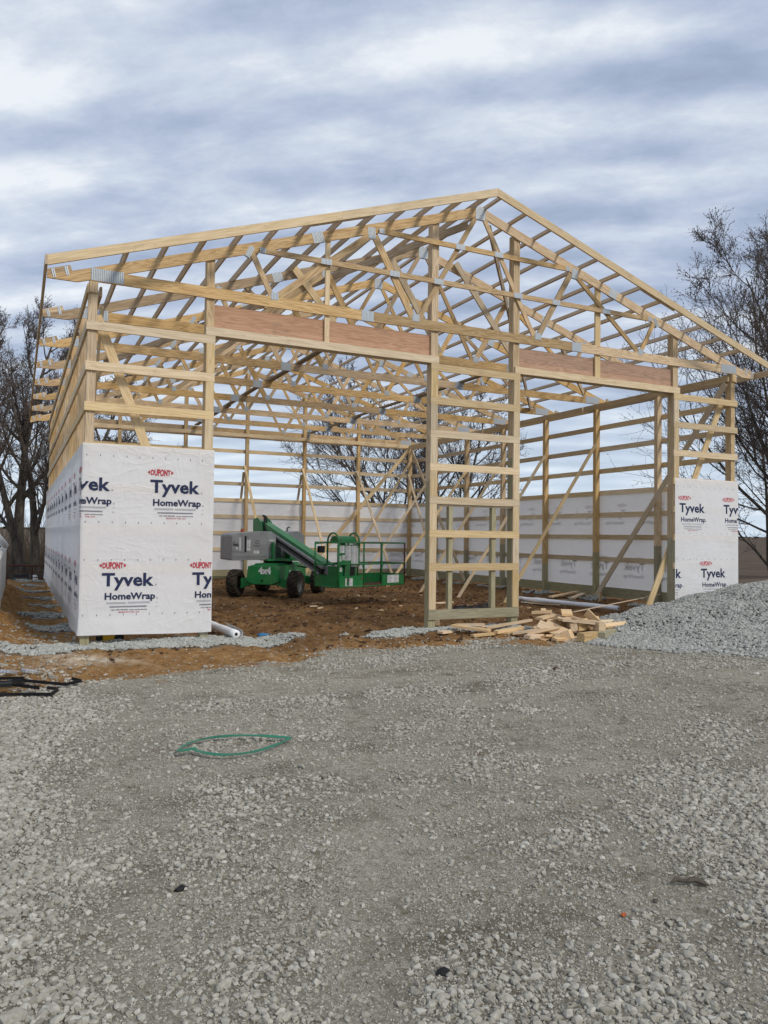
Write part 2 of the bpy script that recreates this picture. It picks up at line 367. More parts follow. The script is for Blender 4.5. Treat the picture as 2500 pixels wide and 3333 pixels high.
def pile_h(x, y):
    h = np.zeros_like(x)
    for cx, cy, H, r in ((12.6, -2.35, .80, 3.3), (10.5, -1.55, .36, 2.1), (14.8, -2.7, 1.02, 3.9), (11.3, -2.7, .46, 2.6), (9.4, -2.3, .15, 1.6)):
        d = np.hypot(x - cx, y - cy) / r; g = H * np.clip(1.12 - np.sqrt(d * d + .0144), 0, None) / 1.0
        h = np.sqrt(h * h + .0) if False else np.maximum(h, g) + .22 * np.minimum(h, g)
    h = h + (fbm(x * 2.2, y * 2.2, 3) - .5) * .16 * np.clip(h * 4, 0, 1)
    return h * sstep(-.05, -.6, y - .25) if False else np.clip(h, 0, None) * (1 - sstep(-.35, .12, y))
def gh(x, y):
    x = np.asarray(x, float); y = np.asarray(y, float)
    dm = dirt_mask(x, y)
    h = (fbm(x * .5, y * .5, 3) - .5) * .07 * sstep(-11, -7, y) * (1 - dm)
    h = h - track_f(x, y) * .012 * (1 - dm)
    h = h + dm * (.035 * sstep(.5, 3, y) - .012 + (fbm(x * 1.1, y * 1.1, 4) - .5) * .14 + (fbm(x * 4.5 + 9, y * 5.5, 4) - .5) * .12)
    # wheel ruts towards the left door
    for cx in (2.9, 4.6): h = h - dm * .075 * np.exp(-((x - cx - .10 * y) / .22) ** 2) * (1 - sstep(5, 8, y))
    h = h + dm * .06 * sstep(10.5, 13.4, x) * (1 - sstep(13.6, 14.6, x))
    h = h + strip_mask(x, y) * .02
    h = h + dm * .05 * np.exp(-((x - 4.1) ** 2 / .5 + (y + .6) ** 2 / .12))
    h = h + .25 * np.exp(-((x + 1.15) / .35) ** 2) * sstep(-1.5, 2, y) * (1 - sstep(10, 15, y)) * (.5 + fbm(x * 3, y * 3, 3))
    out = sstep(17.0, 19.5, y) * (1 - sstep(8, 15, x))
    h = h - out * .75
    far = np.hypot(x - 5, y - 5)
    h = h - .35 * sstep(17, 26, far) * (1 - out) * sstep(-2, 12, y + x * .6)
    h = h + 4.6 * sstep(60, 700, far)
    h = h + (fbm(x * .25, y * .25, 4) - .5) * .3 * sstep(24, 40, far)
    return h
def gz(x, y): return float(gh(np.array([x]), np.array([y]))[0])

# ------------------------------------------------------------------ ground
def axis(lo, hi, step, far, lim):
    a = list(np.arange(lo, hi, step)); s = step; v = hi
    while v < lim: a.append(v); s *= far; v += s
    a.append(lim); s = step; v = lo - step; b = []
    while v > -lim: b.append(v); s *= far; v -= s
    b.append(-lim); return np.array(sorted(b + a))
ax = axis(-3.0, 15.2, .06, 1.09, 2400); ay = axis(-11.0, 17.2, .06, 1.09, 2400)
X, Y = np.meshgrid(ax, ay); X = X.ravel(); Y = Y.ravel(); Z = gh(X, Y)
nx, ny = len(ax), len(ay)
def grid_mesh(name, X, Y, Z, nx, ny, mat, attrs):
    me = bpy.data.meshes.new(name); n = nx * ny
    me.vertices.add(n); me.vertices.foreach_set('co', np.stack([X, Y, Z], 1).ravel())
    i = np.arange((nx - 1) * (ny - 1)); r = i // (nx - 1); c = i % (nx - 1); a = r * nx + c
    q = np.stack([a, a + 1, a + nx + 1, a + nx], 1).ravel()
    me.loops.add(len(q)); me.loops.foreach_set('vertex_index', q)
    me.polygons.add(len(i)); me.polygons.foreach_set('loop_start', np.arange(len(i)) * 4); me.polygons.foreach_set('loop_total', np.full(len(i), 4))
    me.update(calc_edges=True); me.polygons.foreach_set('use_smooth', [True] * len(i))
    for k, v in attrs.items():
        at = me.attributes.new(k, 'FLOAT', 'POINT'); at.data.foreach_set('value', v.astype(np.float32))
    me.materials.append(mat); o = bpy.data.objects.new(name, me); COL.objects.link(o); return o
def groundm():
    s = NT('yard_ground'); co = s.tc('Object')
    dirt, strip, clay, field, grass, dust, coarse = [s.attr(k) for k in ('dirt', 'strip', 'clay', 'field', 'grass', 'sawdust', 'coarse')]
    a = s.noise(co, .7, 6, .6); b = s.noise(co, 7, 6, .65)
    dirt = s.ramp(s.math('ADD', dirt, s.math('MULTIPLY', s.math('SUBTRACT', s.noise(co, 3.2, 8, .72), .5), 1.5)), (.36, (0, 0, 0)), (.62, (1, 1, 1))); c = s.noise(co, 55, 4, .65); d = s.noise(co, 160, 3, .6)
    vo = s.voro(co, 52); vo2 = s.voro(co, 110)
    fines = s.ramp(s.math('ADD', s.math('MULTIPLY', a, .6), s.math('MULTIPLY', b, .4)), (.38, (.125, .102, .066)), (.50, (.29, .26, .192)), (.62, (.46, .42, .33)))
    chips = s.ramp(vo.outputs['Color'], (.1, (.15, .132, .095)), (.5, (.37, .34, .27)), (.95, (.66, .62, .53)))
    chips2 = s.ramp(vo2.outputs['Color'], (.1, (.13, .113, .082)), (.5, (.36, .33, .26)), (.95, (.64, .60, .51)))
    edge = s.ramp(vo.outputs['Distance'], (.30, (1, 1, 1)), (.62, (0, 0, 0)))
    grav = s.mix(s.math('MULTIPLY', s.ramp(b, (.34, (.25, .25, .25)), (.56, (1, 1, 1))), .80), fines, s.mix(.5, chips, chips2))
    grav = s.mix(s.math('MULTIPLY', coarse, .8), grav, s.mix(edge, (.10, .095, .085), chips))
    dk = s.ramp(s.noise(s.mapn(co, (.8, 1.7, 1)), 1.1, 5, .6), (.50, (0, 0, 0)), (.66, (1, 1, 1)))
    grav = s.mix(s.math('MULTIPLY', dk, .6), grav, (.13, .105, .07))
    pale = s.ramp(s.noise(s.mapn(co, (.55, 1.5, 1)), .9, 5, .6, .6), (.54, (0, 0, 0)), (.70, (1, 1, 1)))
    grav = s.mix(s.math('MULTIPLY', pale, .45), grav, s.mix(.5, grav, (.52, .47, .37)))
    stain = s.ramp(s.noise(co, 2.3, 6, .7, .4), (.61, (0, 0, 0)), (.70, (1, 1, 1)))
    grav = s.mix(s.math('MULTIPLY', stain, .6), grav, (.115, .072, .04))
    soil = s.ramp(s.math('ADD', s.math('MULTIPLY', a, .35), s.math('ADD', s.math('MULTIPLY', b, .4), s.math('MULTIPLY', c, .25))), (.36, (.055, .028, .013)), (.5, (.165, .088, .036)), (.64, (.30, .175, .075)))
    clayc = s.ramp(s.math('ADD', s.math('MULTIPLY', b, .6), s.math('MULTIPLY', c, .4)), (.34, (.13, .060, .022)), (.5, (.30, .165, .062)), (.66, (.44, .28, .13)))
    soil = s.mix(clay, soil, clayc)
    col = s.mix(dirt, grav, soil)
    speck = s.ramp(vo.outputs['Color'], (.80, (0, 0, 0)), (.86, (1, 1, 1)))
    speck = s.math('MULTIPLY', speck, s.ramp(b, (.45, (0, 0, 0)), (.62, (1, 1, 1))))
    col = s.mix(s.math('MULTIPLY', s.math('MULTIPLY', speck, dirt), .55), col, (.42, .40, .36))
    col = s.mix(strip, col, s.mix(edge, (.09, .09, .085), s.ramp(vo.outputs['Color'], (.1, (.20, .205, .185)), (.9, (.48, .49, .45)))))
    fieldc = s.ramp(s.math('ADD', s.math('MULTIPLY', s.noise(s.mapn(co, (.03, .35, 1)), 1, 6, .65), .6), s.math('MULTIPLY', b, .4)), (.40, (.05, .036, .026)), (.58, (.145, .105, .075)))
    col = s.mix(field, col, fieldc)
    gr = s.ramp(s.math('ADD', s.math('MULTIPLY', s.noise(co, .5, 5), .5), s.math('MULTIPLY', b, .5)), (.38, (.05, .048, .018)), (.5, (.10, .09, .035)), (.64, (.22, .17, .09)))
    col = s.mix(grass, col, gr)
    col = s.mix(s.math('MULTIPLY', dust, s.ramp(s.math('ADD', s.math('MULTIPLY', b, .6), s.math('MULTIPLY', c, .4)), (.38, (0, 0, 0)), (.56, (1, 1, 1)))), col, (.72, .64, .50))
    s.col(col); s.b.inputs['Roughness'].default_value = .95; s.b.inputs['Specular IOR Level'].default_value = .1
    wob = s.noise(co, 95, 5, .75, .8)
    hh = s.math('ADD', s.math('MULTIPLY', s.math('SUBTRACT', 1, vo.outputs['Distance']), .12), s.math('ADD', s.math('MULTIPLY', b, .8), s.math('ADD', s.math('MULTIPLY', c, .6), s.math('MULTIPLY', wob, .45))))
    s.bump(hh, .9, .03); return s.m
dm = dirt_mask(X, Y); FAR = np.hypot(X - 5, Y - 5)
grass_m = np.maximum(sstep(17.5, 20, Y) * (1 - sstep(10, 22, X)), sstep(3.2, 4.5, -X) * sstep(-2, 3, Y)) * (1 - sstep(70, 90, FAR))
gstrip = sstep(16.5, 19, X) * (1 - sstep(29, 31, X + Y * .1))
grass_m = np.clip(np.maximum(grass_m, gstrip * sstep(-1, 3, Y)), 0, 1)
field_m = np.clip(np.maximum(sstep(28, 31, X + Y * .1), sstep(60, 75, FAR)) , 0, 1)
clay_m = np.clip((1 - sstep(.6, 2.6, X)) + (1 - sstep(-1.3, -.3, Y + (fbm(X * 1.5, Y * 1.5, 3) - .5) * 1.2)), 0, 1)
clay_m = np.maximum(clay_m, .25 * sstep(.5, .65, fbm(X * .9 + 4, Y * .9, 4)))
dust_m = np.exp(-(((X - .1) * .8 + (Y + 1.05) * -.6) / .62) ** 2 - (((X - .1) * .6 + (Y + 1.05) * .8 + .12) / .17) ** 2 * .8) + .45 * np.exp(-((X + .35) / .45) ** 2 - ((Y + 1.5) / .25) ** 2)
LEFTC = sstep(.35, -.45, (X + 1.1) - (Y + 12) * .1) if False else 1 - sstep(-1.25, -.55, X - .05 * (Y + 9))
coarse_m = coarse_f(X, Y) * (1 - dm)
GR = grid_mesh('ground', X, Y, Z, nx, ny, groundm(), dict(dirt=dm * (1 - grass_m), strip=strip_mask(X, Y), clay=clay_m, field=field_m, grass=grass_m, sawdust=np.clip(dust_m, 0, 1), coarse=coarse_m))
tag(GR, kind='structure')

# ------------------------------------------------------------------ loose stones
ICO_V = None
def ico():
    bm = bmesh.new(); bmesh.ops.create_icosphere(bm, subdivisions=1, radius=1); v = np.array([x.co[:] for x in bm.verts]); f = np.array([[q.index for q in x.verts] for x in bm.faces]); bm.free(); return v, f
IV, IF = ico()
VAR = []
for i in range(14):
    r_ = np.random.RandomState(i); d = 1 + (r_.rand(len(IV)) - .5) * .62; v = IV * d[:, None]
    for k in range(3):
        nrm = r_.randn(3); nrm /= np.linalg.norm(nrm); dd = v @ nrm; c = .55 + .2 * r_.rand(); v = v - np.clip(dd - c, 0, None)[:, None] * nrm
    VAR.append(v)
VAR = np.array(VAR)
def stones(name, P, S, mat, seed, flat=.62, label=None, cat='gravel'):
    r_ = np.random.RandomState(seed); n = len(P); nv, nf = len(IV), len(IF)
    A = r_.rand(n) * 2 * np.pi; B = (r_.rand(n) - .5) * .9; k = r_.randint(0, len(VAR), n)
    V = VAR[k] * S[:, None, None] * np.stack([1 + .35 * r_.rand(n), .72 + .2 * r_.rand(n), flat * (.8 + .5 * r_.rand(n))], 1)[:, None, :]
    cb, sb = np.cos(B)[:, None], np.sin(B)[:, None]; y = V[..., 1] * cb - V[..., 2] * sb; z = V[..., 1] * sb + V[..., 2] * cb
    ca, sa = np.cos(A)[:, None], np.sin(A)[:, None]; x = V[..., 0] * ca - y * sa; y = V[..., 0] * sa + y * ca
    V = np.stack([x, y, z], 2) + P[:, None, :]
    me = bpy.data.meshes.new(name); me.vertices.add(n * nv); me.vertices.foreach_set('co', V.ravel())
    q = (IF[None] + (np.arange(n) * nv)[:, None, None]).ravel()
    me.loops.add(len(q)); me.loops.foreach_set('vertex_index', q)
    me.polygons.add(n * nf); me.polygons.foreach_set('loop_start', np.arange(n * nf) * 3); me.polygons.foreach_set('loop_total', np.full(n * nf, 3))
    me.update(calc_edges=True); me.polygons.foreach_set('use_smooth', [False] * (n * nf))
    t = np.clip(r_.normal(.5, .24, n), 0, 1); at = me.attributes.new('tone', 'FLOAT', 'POINT'); at.data.foreach_set('value', np.repeat(t, nv).astype(np.float32))
    me.materials.append(mat); o = bpy.data.objects.new(name, me); COL.objects.link(o); tag(o, label, cat, kind='stuff'); return o
def scatter_view(n, d0, d1, seed, pw=1.0):
    """random ground points in the wedge of yard in front of the photographer, with a margin to both sides"""
    r_ = np.random.RandomState(seed); d = (d0 ** pw + r_.rand(n) * (d1 ** pw - d0 ** pw)) ** (1 / pw); l = (r_.rand(n) - .5) * (d * 1.12 + 1.4)
    return CAMP.x + R0.x * l + F0.x * d, CAMP.y + R0.y * l + F0.y * d, d
x, y, d = scatter_view(230000, 2.2, 13.5, 1, 1.15)
dmm = dirt_mask(x, y); lc = coarse_f(x, y); cl2 = fbm(x * 2.3, y * 2.3, 3)
r_ = np.random.RandomState(3); keep = r_.rand(len(x)) < np.clip((.19 + .75 * lc + .30 * sstep(.47, .64, cl2)) * (1 - .7 * track_f(x, y) * (lc < .9)) * (1 - .93 * dmm), 0, 1)
keep &= pile_h(x, y) < .03
x, y, d, lc = x[keep], y[keep], d[keep], lc[keep]
S = (.0045 + .0125 * np.random.RandomState(4).rand(len(x)) ** 3.2) * (1 + .6 * lc) * (1 + .035 * d); big = np.random.RandomState(8).rand(len(x)) < .004; S[big] *= 1.9
stones('loose_gravel', np.stack([x, y, gh(x, y) + S * .22], 1), S, M['stone'], 11, label='grey crushed limestone lying loose over the compacted yard')
x, y, d = scatter_view(240000, 2.2, 8.5, 91, 1.1); k = np.random.RandomState(92).rand(len(x)) < (.30 + .45 * fbm(x * 3.1, y * 3.1, 3)) * (1 - .95 * dirt_mask(x, y)) * (1 - .35 * track_f(x, y)); x, y, d = x[k], y[k], d[k]
S = .0030 + .0040 * np.random.RandomState(93).rand(len(x)) ** 1.8
stones('gravel_chips', np.stack([x, y, gh(x, y) + S * .15], 1), S, M['stone'], 17, label='fine crushed stone chips pressed into the yard surface')
r_ = np.random.RandomState(21); n = 60000; x = -1.4 + r_.rand(n) * 16; y = -1.3 + r_.rand(n) * 19; m = strip_mask(x, y); keep = (m > .35 + .3 * r_.rand(n)) & (r_.rand(n) < 1.0)
x, y = x[keep], y[keep]
# the strips are small compared with the box sampled above, so sample each strip again, densely
xs, ys = [x], [y]
for cx, cy, a, b in STR:
    k = int(2300 * a * b * 4 * (1 if cy < 3 else .6)); qx = cx + (r_.rand(k) - .5) * 2.6 * a; qy = cy + (r_.rand(k) - .5) * 2.6 * b; mm = strip_mask(qx, qy); kk = mm > .25 + .5 * r_.rand(k); xs.append(qx[kk]); ys.append(qy[kk])
x = np.concatenate(xs)[:60000]; y = np.concatenate(ys)[:60000]; S = .016 + .017 * r_.rand(len(x))
stones('post_hole_gravel', np.stack([x, y, gh(x, y) + S * .3 + .012 * r_.rand(len(x))], 1), S, M['stone_blue'], 12, label='pale blue grey gravel spread round the barn posts')
r_ = np.random.RandomState(31); n = 1100; x = -1.3 + r_.rand(n) * 14; y = -3 + r_.rand(n) * 12; k = dirt_mask(x, y) > .4; x, y = x[k], y[k]; S = .008 + .016 * r_.rand(len(x)) ** 2
stones('scattered_pebbles', np.stack([x, y, gh(x, y) + S * .2], 1), S, M['stone_blue'], 13, label='pebbles scattered over the brown clay')
# clods of earth
n = 5200; x = .3 + r_.rand(n) * 13.3; y = -1.6 + r_.rand(n) * 17; k = (dirt_mask(x, y) > .6) & (fbm(x * 1.3, y * 1.3, 3) > .47); x, y = x[k], y[k]; S = .02 + .045 * r_.rand(len(x)) ** 2.5
def soilm():
    s = NT('earth_clod'); n = s.noise(s.tc(), 30, 5, .7); s.col(s.ramp(n, (.35, (.035, .02, .012)), (.65, (.125, .072, .035)))); s.b.inputs['Roughness'].default_value = 1; return s.m
stones('earth_clods', np.stack([x, y, gh(x, y) + S * .1], 1), S, soilm(), 14, label='dark clods of dug earth inside the barn', cat='earth')

# ---- heap of gravel by the right corner
px = np.arange(6.8, 20.0, .07); py = np.arange(-7.2, .35, .07); PX, PY = np.meshgrid(px, py); PX, PY = PX.ravel(), PY.ravel()
PH = pile_h(PX, PY)
def pilem():
    s = NT('gravel_heap_core'); v = s.voro(s.tc(), 34); s.col(s.ramp(v.outputs['Color'], (.1, (.06, .065, .06)), (.9, (.26, .28, .26)))); s.bump(v.outputs['Distance'], 1, .03); return s.m
GP = grid_mesh('gravel_heap', PX, PY, gh(PX, PY) + PH - .03, len(px), len(py), pilem(), {}); tag(GP, 'tall heap of grey green gravel in front of the right corner of the barn', 'gravel heap', kind='stuff')
r_ = np.random.RandomState(41); n = 90000; x = 7 + r_.rand(n) * 12; y = -7 + r_.rand(n) * 7.1; ph = pile_h(x, y); k = (ph > .012) | ((ph > .0) & (r_.rand(n) < .5)); x, y, ph = x[k], y[k], ph[k]
dist = (x - CAMP.x) * F0.x + (y - CAMP.y) * F0.y; S = .021 + .017 * r_.rand(len(x))
ST = stones('heap_stones', np.stack([x, y, gh(x, y) + ph + .004 + S * .3 * r_.rand(len(x))], 1), S, M['stone_pile'], 15, .75)
for k_ in ('label', 'category', 'kind'):
    if k_ in ST: del ST[k_]
ST.parent = GP; ST['kind'] = 'stuff'
# ------------------------------------------------------------------ the barn frame
WD, DP, BAY, Tk = 13.82, 16.0, 2.2857, .038
LV = [4.879 - .6096 * k for k in range(7)]; GH = .133
barn = empty('pole_barn', (6.91, 8, 0))
tag(barn, 'unfinished timber pole barn, bare trusses and posts above white house wrap', 'barn')
PEAK, SLP = 7.97, .3347
top = lambda x: PEAK - SLP * abs(x - 6.91); bot = lambda x: top(x) - .18
THETA = math.atan(SLP)
# posts -----------------------------------------------------------
def post(x0, x1, y0, y1, zt, joint, zb=None):
    zb = gz((x0 + x1) / 2, (y0 + y1) / 2) - .12 if zb is None else zb
    p = boardz('post', x0, x1, y0, y1, joint, zt, M['post'], barn)
    # three plies: thin dark seams set proud by the board thickness differences
    boardz('treated_post_foot', x0, x1, y0, y1, zb, joint - .001, M['treated'], p)
    n = 3; 
    return p
FP = [(.024, .150), (1.792, 1.915), (5.905, 6.045), (7.712, 7.852), (11.885, 12.03), (13.66, 13.782)]
tops = [5.475, None, None, None, None, 5.475]; joints = [.75, .9, 2.72, 3.25, 1.75, 1.4]
for (a, b), t, j in zip(FP, tops, joints):
    post(a, b, .040, .200, t if t else bot((a + b) / 2) + .09, j)
for i in range(1, 8):
    y = i * BAY if i < 7 else DP - .1
    post(.040, .185, y - .057, y + .057, 5.472, [.9, 1.2, .7, 1.1, .8, 1.3, .9][i - 1])
    post(13.635, 13.780, y - .057, y + .057, 5.472, [1.55, 1.35, .95, 1.5, 1.25, 1.4, 1.1][i - 1])
for i in range(1, 6):
    x = i * 2.275; post(x - .06, x + .06, DP - .185, DP - .042, bot(x) - .02 if i in (1, 2, 3, 4, 5) else 5.3, [1.0, 1.4, 1.7, 1.2, 1.5][i - 1])
# filler boards nailed to the door posts between the girts
fx = [(1.795, 1.928), (5.893, 6.035), (7.712, 7.852), (11.885, 12.025)]
for n, (a, b) in enumerate(fx):
    levels = LV if n in (1, 2) else LV[:4]
    for k in range(len(levels)):
        z1 = levels[k] - GH - .002; z0 = (LV[k + 1] if k + 1 < len(LV) else .382) + .002
        if n in (0, 3) and k >= 3: continue
        boardz('filler_board', a, b, .001, .0385, z0, z1, M['girt'], barn)
# girts -------------------------------------------------------------
for k, z in enumerate(LV):
    boardz('girt', -.001, 1.934, .000, .038, z - GH, z, M['girt'], barn)
    boardz('girt', 5.889, 7.856, .000, .038, z - GH, z, M['girt'], barn)
    boardz('girt', 11.874, 13.822, .000, .038, z - GH, z, M['girt'], barn)
    cuts = [.040, 2 * BAY + .01 * (k % 2), 4.5 * BAY, 15.958]
    for a, b in zip(cuts[:-1], cuts[1:]):
        boardz('girt', .000, .037, a, b - .002, z - GH, z, M['girt'], barn)
        boardz('girt', 13.783, 13.820, a, b - .002, z - GH, z, M['girt'], barn)
    for a, b in ((.0, 4.55), (4.552, 9.1), (9.102, 13.82)):
        boardz('girt', a, b, 15.961, 15.998, z - GH, z, M['girt'], barn)
# splash boards (treated) --------------------------------------------
boardz('splash_board', 5.886, 7.858, -.001, .0385, .205, .380, M['treated'], barn)
for a, b in ((.04, 5.3), (5.302, 10.6), (10.602, 15.95)):
    boardz('splash_board', .0, .037, a, b, .17, .395, M['treated'], barn); boardz('splash_board', 13.783, 13.82, a, b, .13, .395, M['treated'], barn)
for a, b in ((0, 6.9), (6.902, 13.82)): boardz('splash_board', a, b, 15.961, 15.998, .17, .395, M['treated'], barn)
for a, b in ((0, 1.93), (11.88, 13.82)): boardz('splash_board', a, b, .0, .037, .23, .38, M['treated'], barn)
# small door framing in the middle tower --------------------------------
for a, b in ((6.315, 6.40), (7.255, 7.345)): boardz('treated_stud', a, b, .042, .135, .381, LV[4] - GH - .04, M['treated'], barn)
boardz('door_head', 6.05, 7.705, .0395, .135, LV[4] - GH - .038, LV[4] - GH - .002, M['girt'], barn)
# big door headers --------------------------------------------------------
ZH = 5.015
for a, b, s0, s1, sx in ((1.784, 6.049, 1.917, 5.903, (3.815, 3.900)), (7.738, 12.050, 7.854, 11.883, (9.735, 9.868))):
    boardz('header_girt', a, b, -.001, .0375, LV[0] + .003, ZH, M['girt'], barn)
    boardz('header_soffit', s0, s1, .0385, .205, LV[0] + .004, LV[0] + .042, M['girt'], barn)
    h = boardz('door_header', s0 + .001, s1 - .001, .090, .128, 5.145, 5.405, M['header'], barn)
    boardz('lower_header_board', s0 + .001, s1 - .001, .087, .126, LV[0] + .044, 5.142, M['header'], h)
    boardz('rear_header_board', s0 + .001, s1 - .001, .160, .198, LV[0] + .044, 5.40, M['header'], h)
    xm = sum(sx) / 2; boardz('header_stud', sx[0], sx[1], .040, .078, ZH - .09, bot(xm) + .10, M['girt'], barn)
# eave carriers along the side walls and the back ----------------------------
for a, b in ((.02, 5.0), (5.002, 10.2), (10.202, 15.95)):
    boardz('eave_carrier', -.001, .036, a, b, 5.30, 5.432, M['girt'], barn); boardz('eave_carrier', .188, .226, a + .15 if a < 1 else a, b, 5.31, 5.457, M['girt'], barn)
    boardz('eave_carrier', 13.784, 13.821, a, b, 5.30, 5.432, M['girt'], barn); boardz('eave_carrier', 13.594, 13.632, a + .05, b, 5.315, 5.457, M['girt'], barn)
for a, b in ((.23, 7.0), (7.002, 13.59)): boardz('eave_carrier', a, b, 15.775, 15.812, 5.345, 5.474, M['girt'], barn)
boardz('eave_carrier', 0, 13.82, 15.962, 15.999, 5.30, 5.432, M['girt'], barn)
boardz('corner_block', .030, .152, .002, .0385, 5.312, 5.474, M['post'], barn)
boardz('corner_block', 13.665, 13.780, .002, .0385, 5.312, 5.474, M['post'], barn)
# trusses ----------------------------------------------------------------------
def web(name, a, b, w_, t, parent, y, mat=None):
    a = Vector((a[0], y, a[1])); b = Vector((b[0], y, b[1])); return board(name, a, b, w_, t, mat or M['truss'], parent, UP)
def make_truss(y, front=False):
    y0, y1 = y, y + Tk; yc = y + Tk / 2
    t = empty('roof_truss', (6.91, yc, 5.478), barn)
    poly_board('top_chord', [(-.557, top(-.557)), (6.909, PEAK), (6.909, PEAK - .18), (0.0, bot(0)), (-.14, 5.433), (-.557, 5.433)], y0, y1, M['truss'], t, THETA)
    poly_board('top_chord', [(14.377, top(14.377)), (14.377, 5.433), (13.96, 5.433), (13.82, bot(13.82)), (6.911, PEAK - .18), (6.911, PEAK)], y0, y1, M['truss'], t, -THETA)
    e = .002
    for x0, x1, L0, R0_ in ((0, 4.6, 1, 0), (4.602, 9.2, 0, 0), (9.202, 13.82, 0, 1)):
        pl = [(x0 + .02 if L0 else x0, 5.478), (x1 - .02 if R0_ else x1, 5.478), (13.27 if R0_ else x1, 5.654), (.55 if L0 else x0, 5.654)]
        poly_board('bottom_chord', pl, y0, y1, M['truss'], t)
    ty, w1 = Tk - .003, .118
    webs = [((2.50, 6.36), (2.86, 5.655), .088), ((2.95, 5.66), (4.62, 7.0), .118), ((4.72, 7.02), (5.50, 5.66), .125), ((5.62, 5.66), (6.83, 7.78), .088),
            ((6.99, 7.78), (8.17, 5.66), .088), ((8.27, 5.66), (9.07, 7.04), .115), ((9.18, 7.03), (10.85, 5.66), .088), ((10.93, 5.66), (11.31, 6.35), .088)]
    for n, (a, b, w_) in enumerate(webs):
        web('web', a, b, w_, ty - .0004 * n, t, yc)
    def plate(x, z, w_, h, ang=0, th=.0085):
        Mp = Matrix.Translation((x, yc, z)) @ Matrix.Rotation(-ang, 4, 'Y'); m = MB(); m.box((-w_ / 2, -(Tk + th) / 2, -h / 2), (w_ / 2, (Tk + th) / 2, h / 2), Mp); m.obj('connector_plate', M['plate'], t, Mp)
    th = .0085
    for s in (0, 1):
        mx = lambda x: 13.82 - x if s else x
        sg = -1 if s else 1
        plate(mx(.283), 5.582, .475, .185, 0, .0085)
        plate(mx(3.655), (top(3.655) + bot(3.655)) / 2, .20, .185, sg * THETA)
        plate(mx(4.66), 7.05, .14, .20, sg * .1, .0095)
        plate(mx(2.47), 6.34, .085, .2, sg * -.45 + (math.pi if s else 0), .0075)
        plate(mx(2.905), 5.665, .13, .12); plate(mx(5.555), 5.665, .14, .13)
        plate(mx(4.60), 5.566, .235, .182)
        # tail scab on top of the chord end
        poly_board('tail_block', [(mx(-.557), top(-.557) + .002), (mx(-.557), top(-.557) + .092), (mx(-.245), top(-.245) + .092), (mx(-.215), top(-.215) + .002)], y0 + .001, y1 - .001, M['truss'], t, sg * THETA)
        for xx in (-.47, -.29): plate(mx(xx), top(xx) + .012, .05, .13, sg * .25, .006)
    plate(6.91, 7.835, .215, .235, 0, .009)
    if front:
        for z, x0, x1, ends in ((6.384, 2.64, 11.18, (3.80, 5.10, 6.0, 7.76, 8.68, 9.95)), (7.106, 4.80, 9.00, (6.46, 7.31))):
            web('collar_tie', (x0, z), (x1, z), .09, .0375, t, y0 - .0192)
            for xx in ends:
                m = MB(); m.box((xx - .095, y0 - .0425, z - .05), (xx + .095, y0 - .0385, z + .05)); m.obj('tie_plate', M['plate'], t, Matrix.Translation((xx, y0 - .04, z)))
            for xx in (x0 + .04, x1 - .04):
                m = MB(); m.box((xx - .05, y0 - .0425, z - .045), (xx + .05, y0 - .0385, z + .045)); m.obj('tie_plate', M['plate'], t, Matrix.Translation((xx, y0 - .04, z)))
    return t
make_truss(.0, True)
t0 = make_truss(BAY - Tk / 2)
for i in range(2, 8):
    dy = (i - 1) * BAY if i < 7 else (DP - Tk) - (BAY - Tk / 2)
    c = t0.copy(); COL.objects.link(c); mb = t0.matrix_basis.copy(); mb.translation.y += dy; c.matrix_basis = mb
    for ch in t0.children:
        d = ch.copy(); COL.objects.link(d); d.parent = c
# purlins, fly rafters, sub-fascia -----------------------------------------------
NP = 12
def purlin(x, nrm=True):
    s = 1 if x < 6.91 else -1; n = Vector((-math.sin(THETA) * s, 0, math.cos(THETA)))
    for a, b in ((-.549, 5.7), (5.702, 11.3), (11.302, 16.549)):
        c0 = Vector((x, a, top(x))) + n * .0475; c1 = Vector((x, b, top(x))) + n * .0475
        board('purlin', c0, c1, .089, .038, M['purlin'], barn, n)
for i in range(NP):
    purlin(6.80 - .571 * i); purlin(7.02 + .571 * i)
for yy in (-.590, 16.552):
    for s in (-1, 1):
        a = lambda dx, z: (6.91 + s * dx, z); ft = 8.083
        poly = [a(0.0008, ft), a(7.475, ft - .335 * 7.475), a(7.475, ft - .335 * 7.475 - .145), a(0.0008, ft - .145)]
        if yy < 0:
            for u0, u1 in ((0.0008, 3.05), (3.052, 7.475)) if s < 0 else ((0.0008, 3.9), (3.902, 7.475)):
                poly_board('fly_rafter', [a(u0, ft - .335 * u0), a(u1, ft - .335 * u1), a(u1, ft - .335 * u1 - .145), a(u0, ft - .335 * u0 - .145)], yy, yy + .038, M['girt'], barn, -s * THETA)
            u0, u1 = (2.55, 3.6) if s < 0 else (3.5, 4.4)
            poly_board('splice_block', [a(u0, ft - .335 * u0 - .06), a(u1, ft - .335 * u1 - .06), a(u1, ft - .335 * u1 - .16), a(u0, ft - .335 * u0 - .16)], yy + .040, yy + .076, M['purlin'], barn, -s * THETA)
        else: poly_board('fly_rafter', poly, yy, yy + .038, M['girt'], barn, -s * THETA)
for a, b in ((-.5905, 5.0), (5.002, 10.8), (10.802, 16.59)):
    boardz('sub_fascia', -.603, -.566, a, b, 5.440, 5.578, M['purlin'], barn); boardz('sub_fascia', 14.386, 14.423, a, b, 5.440, 5.578, M['purlin'], barn)
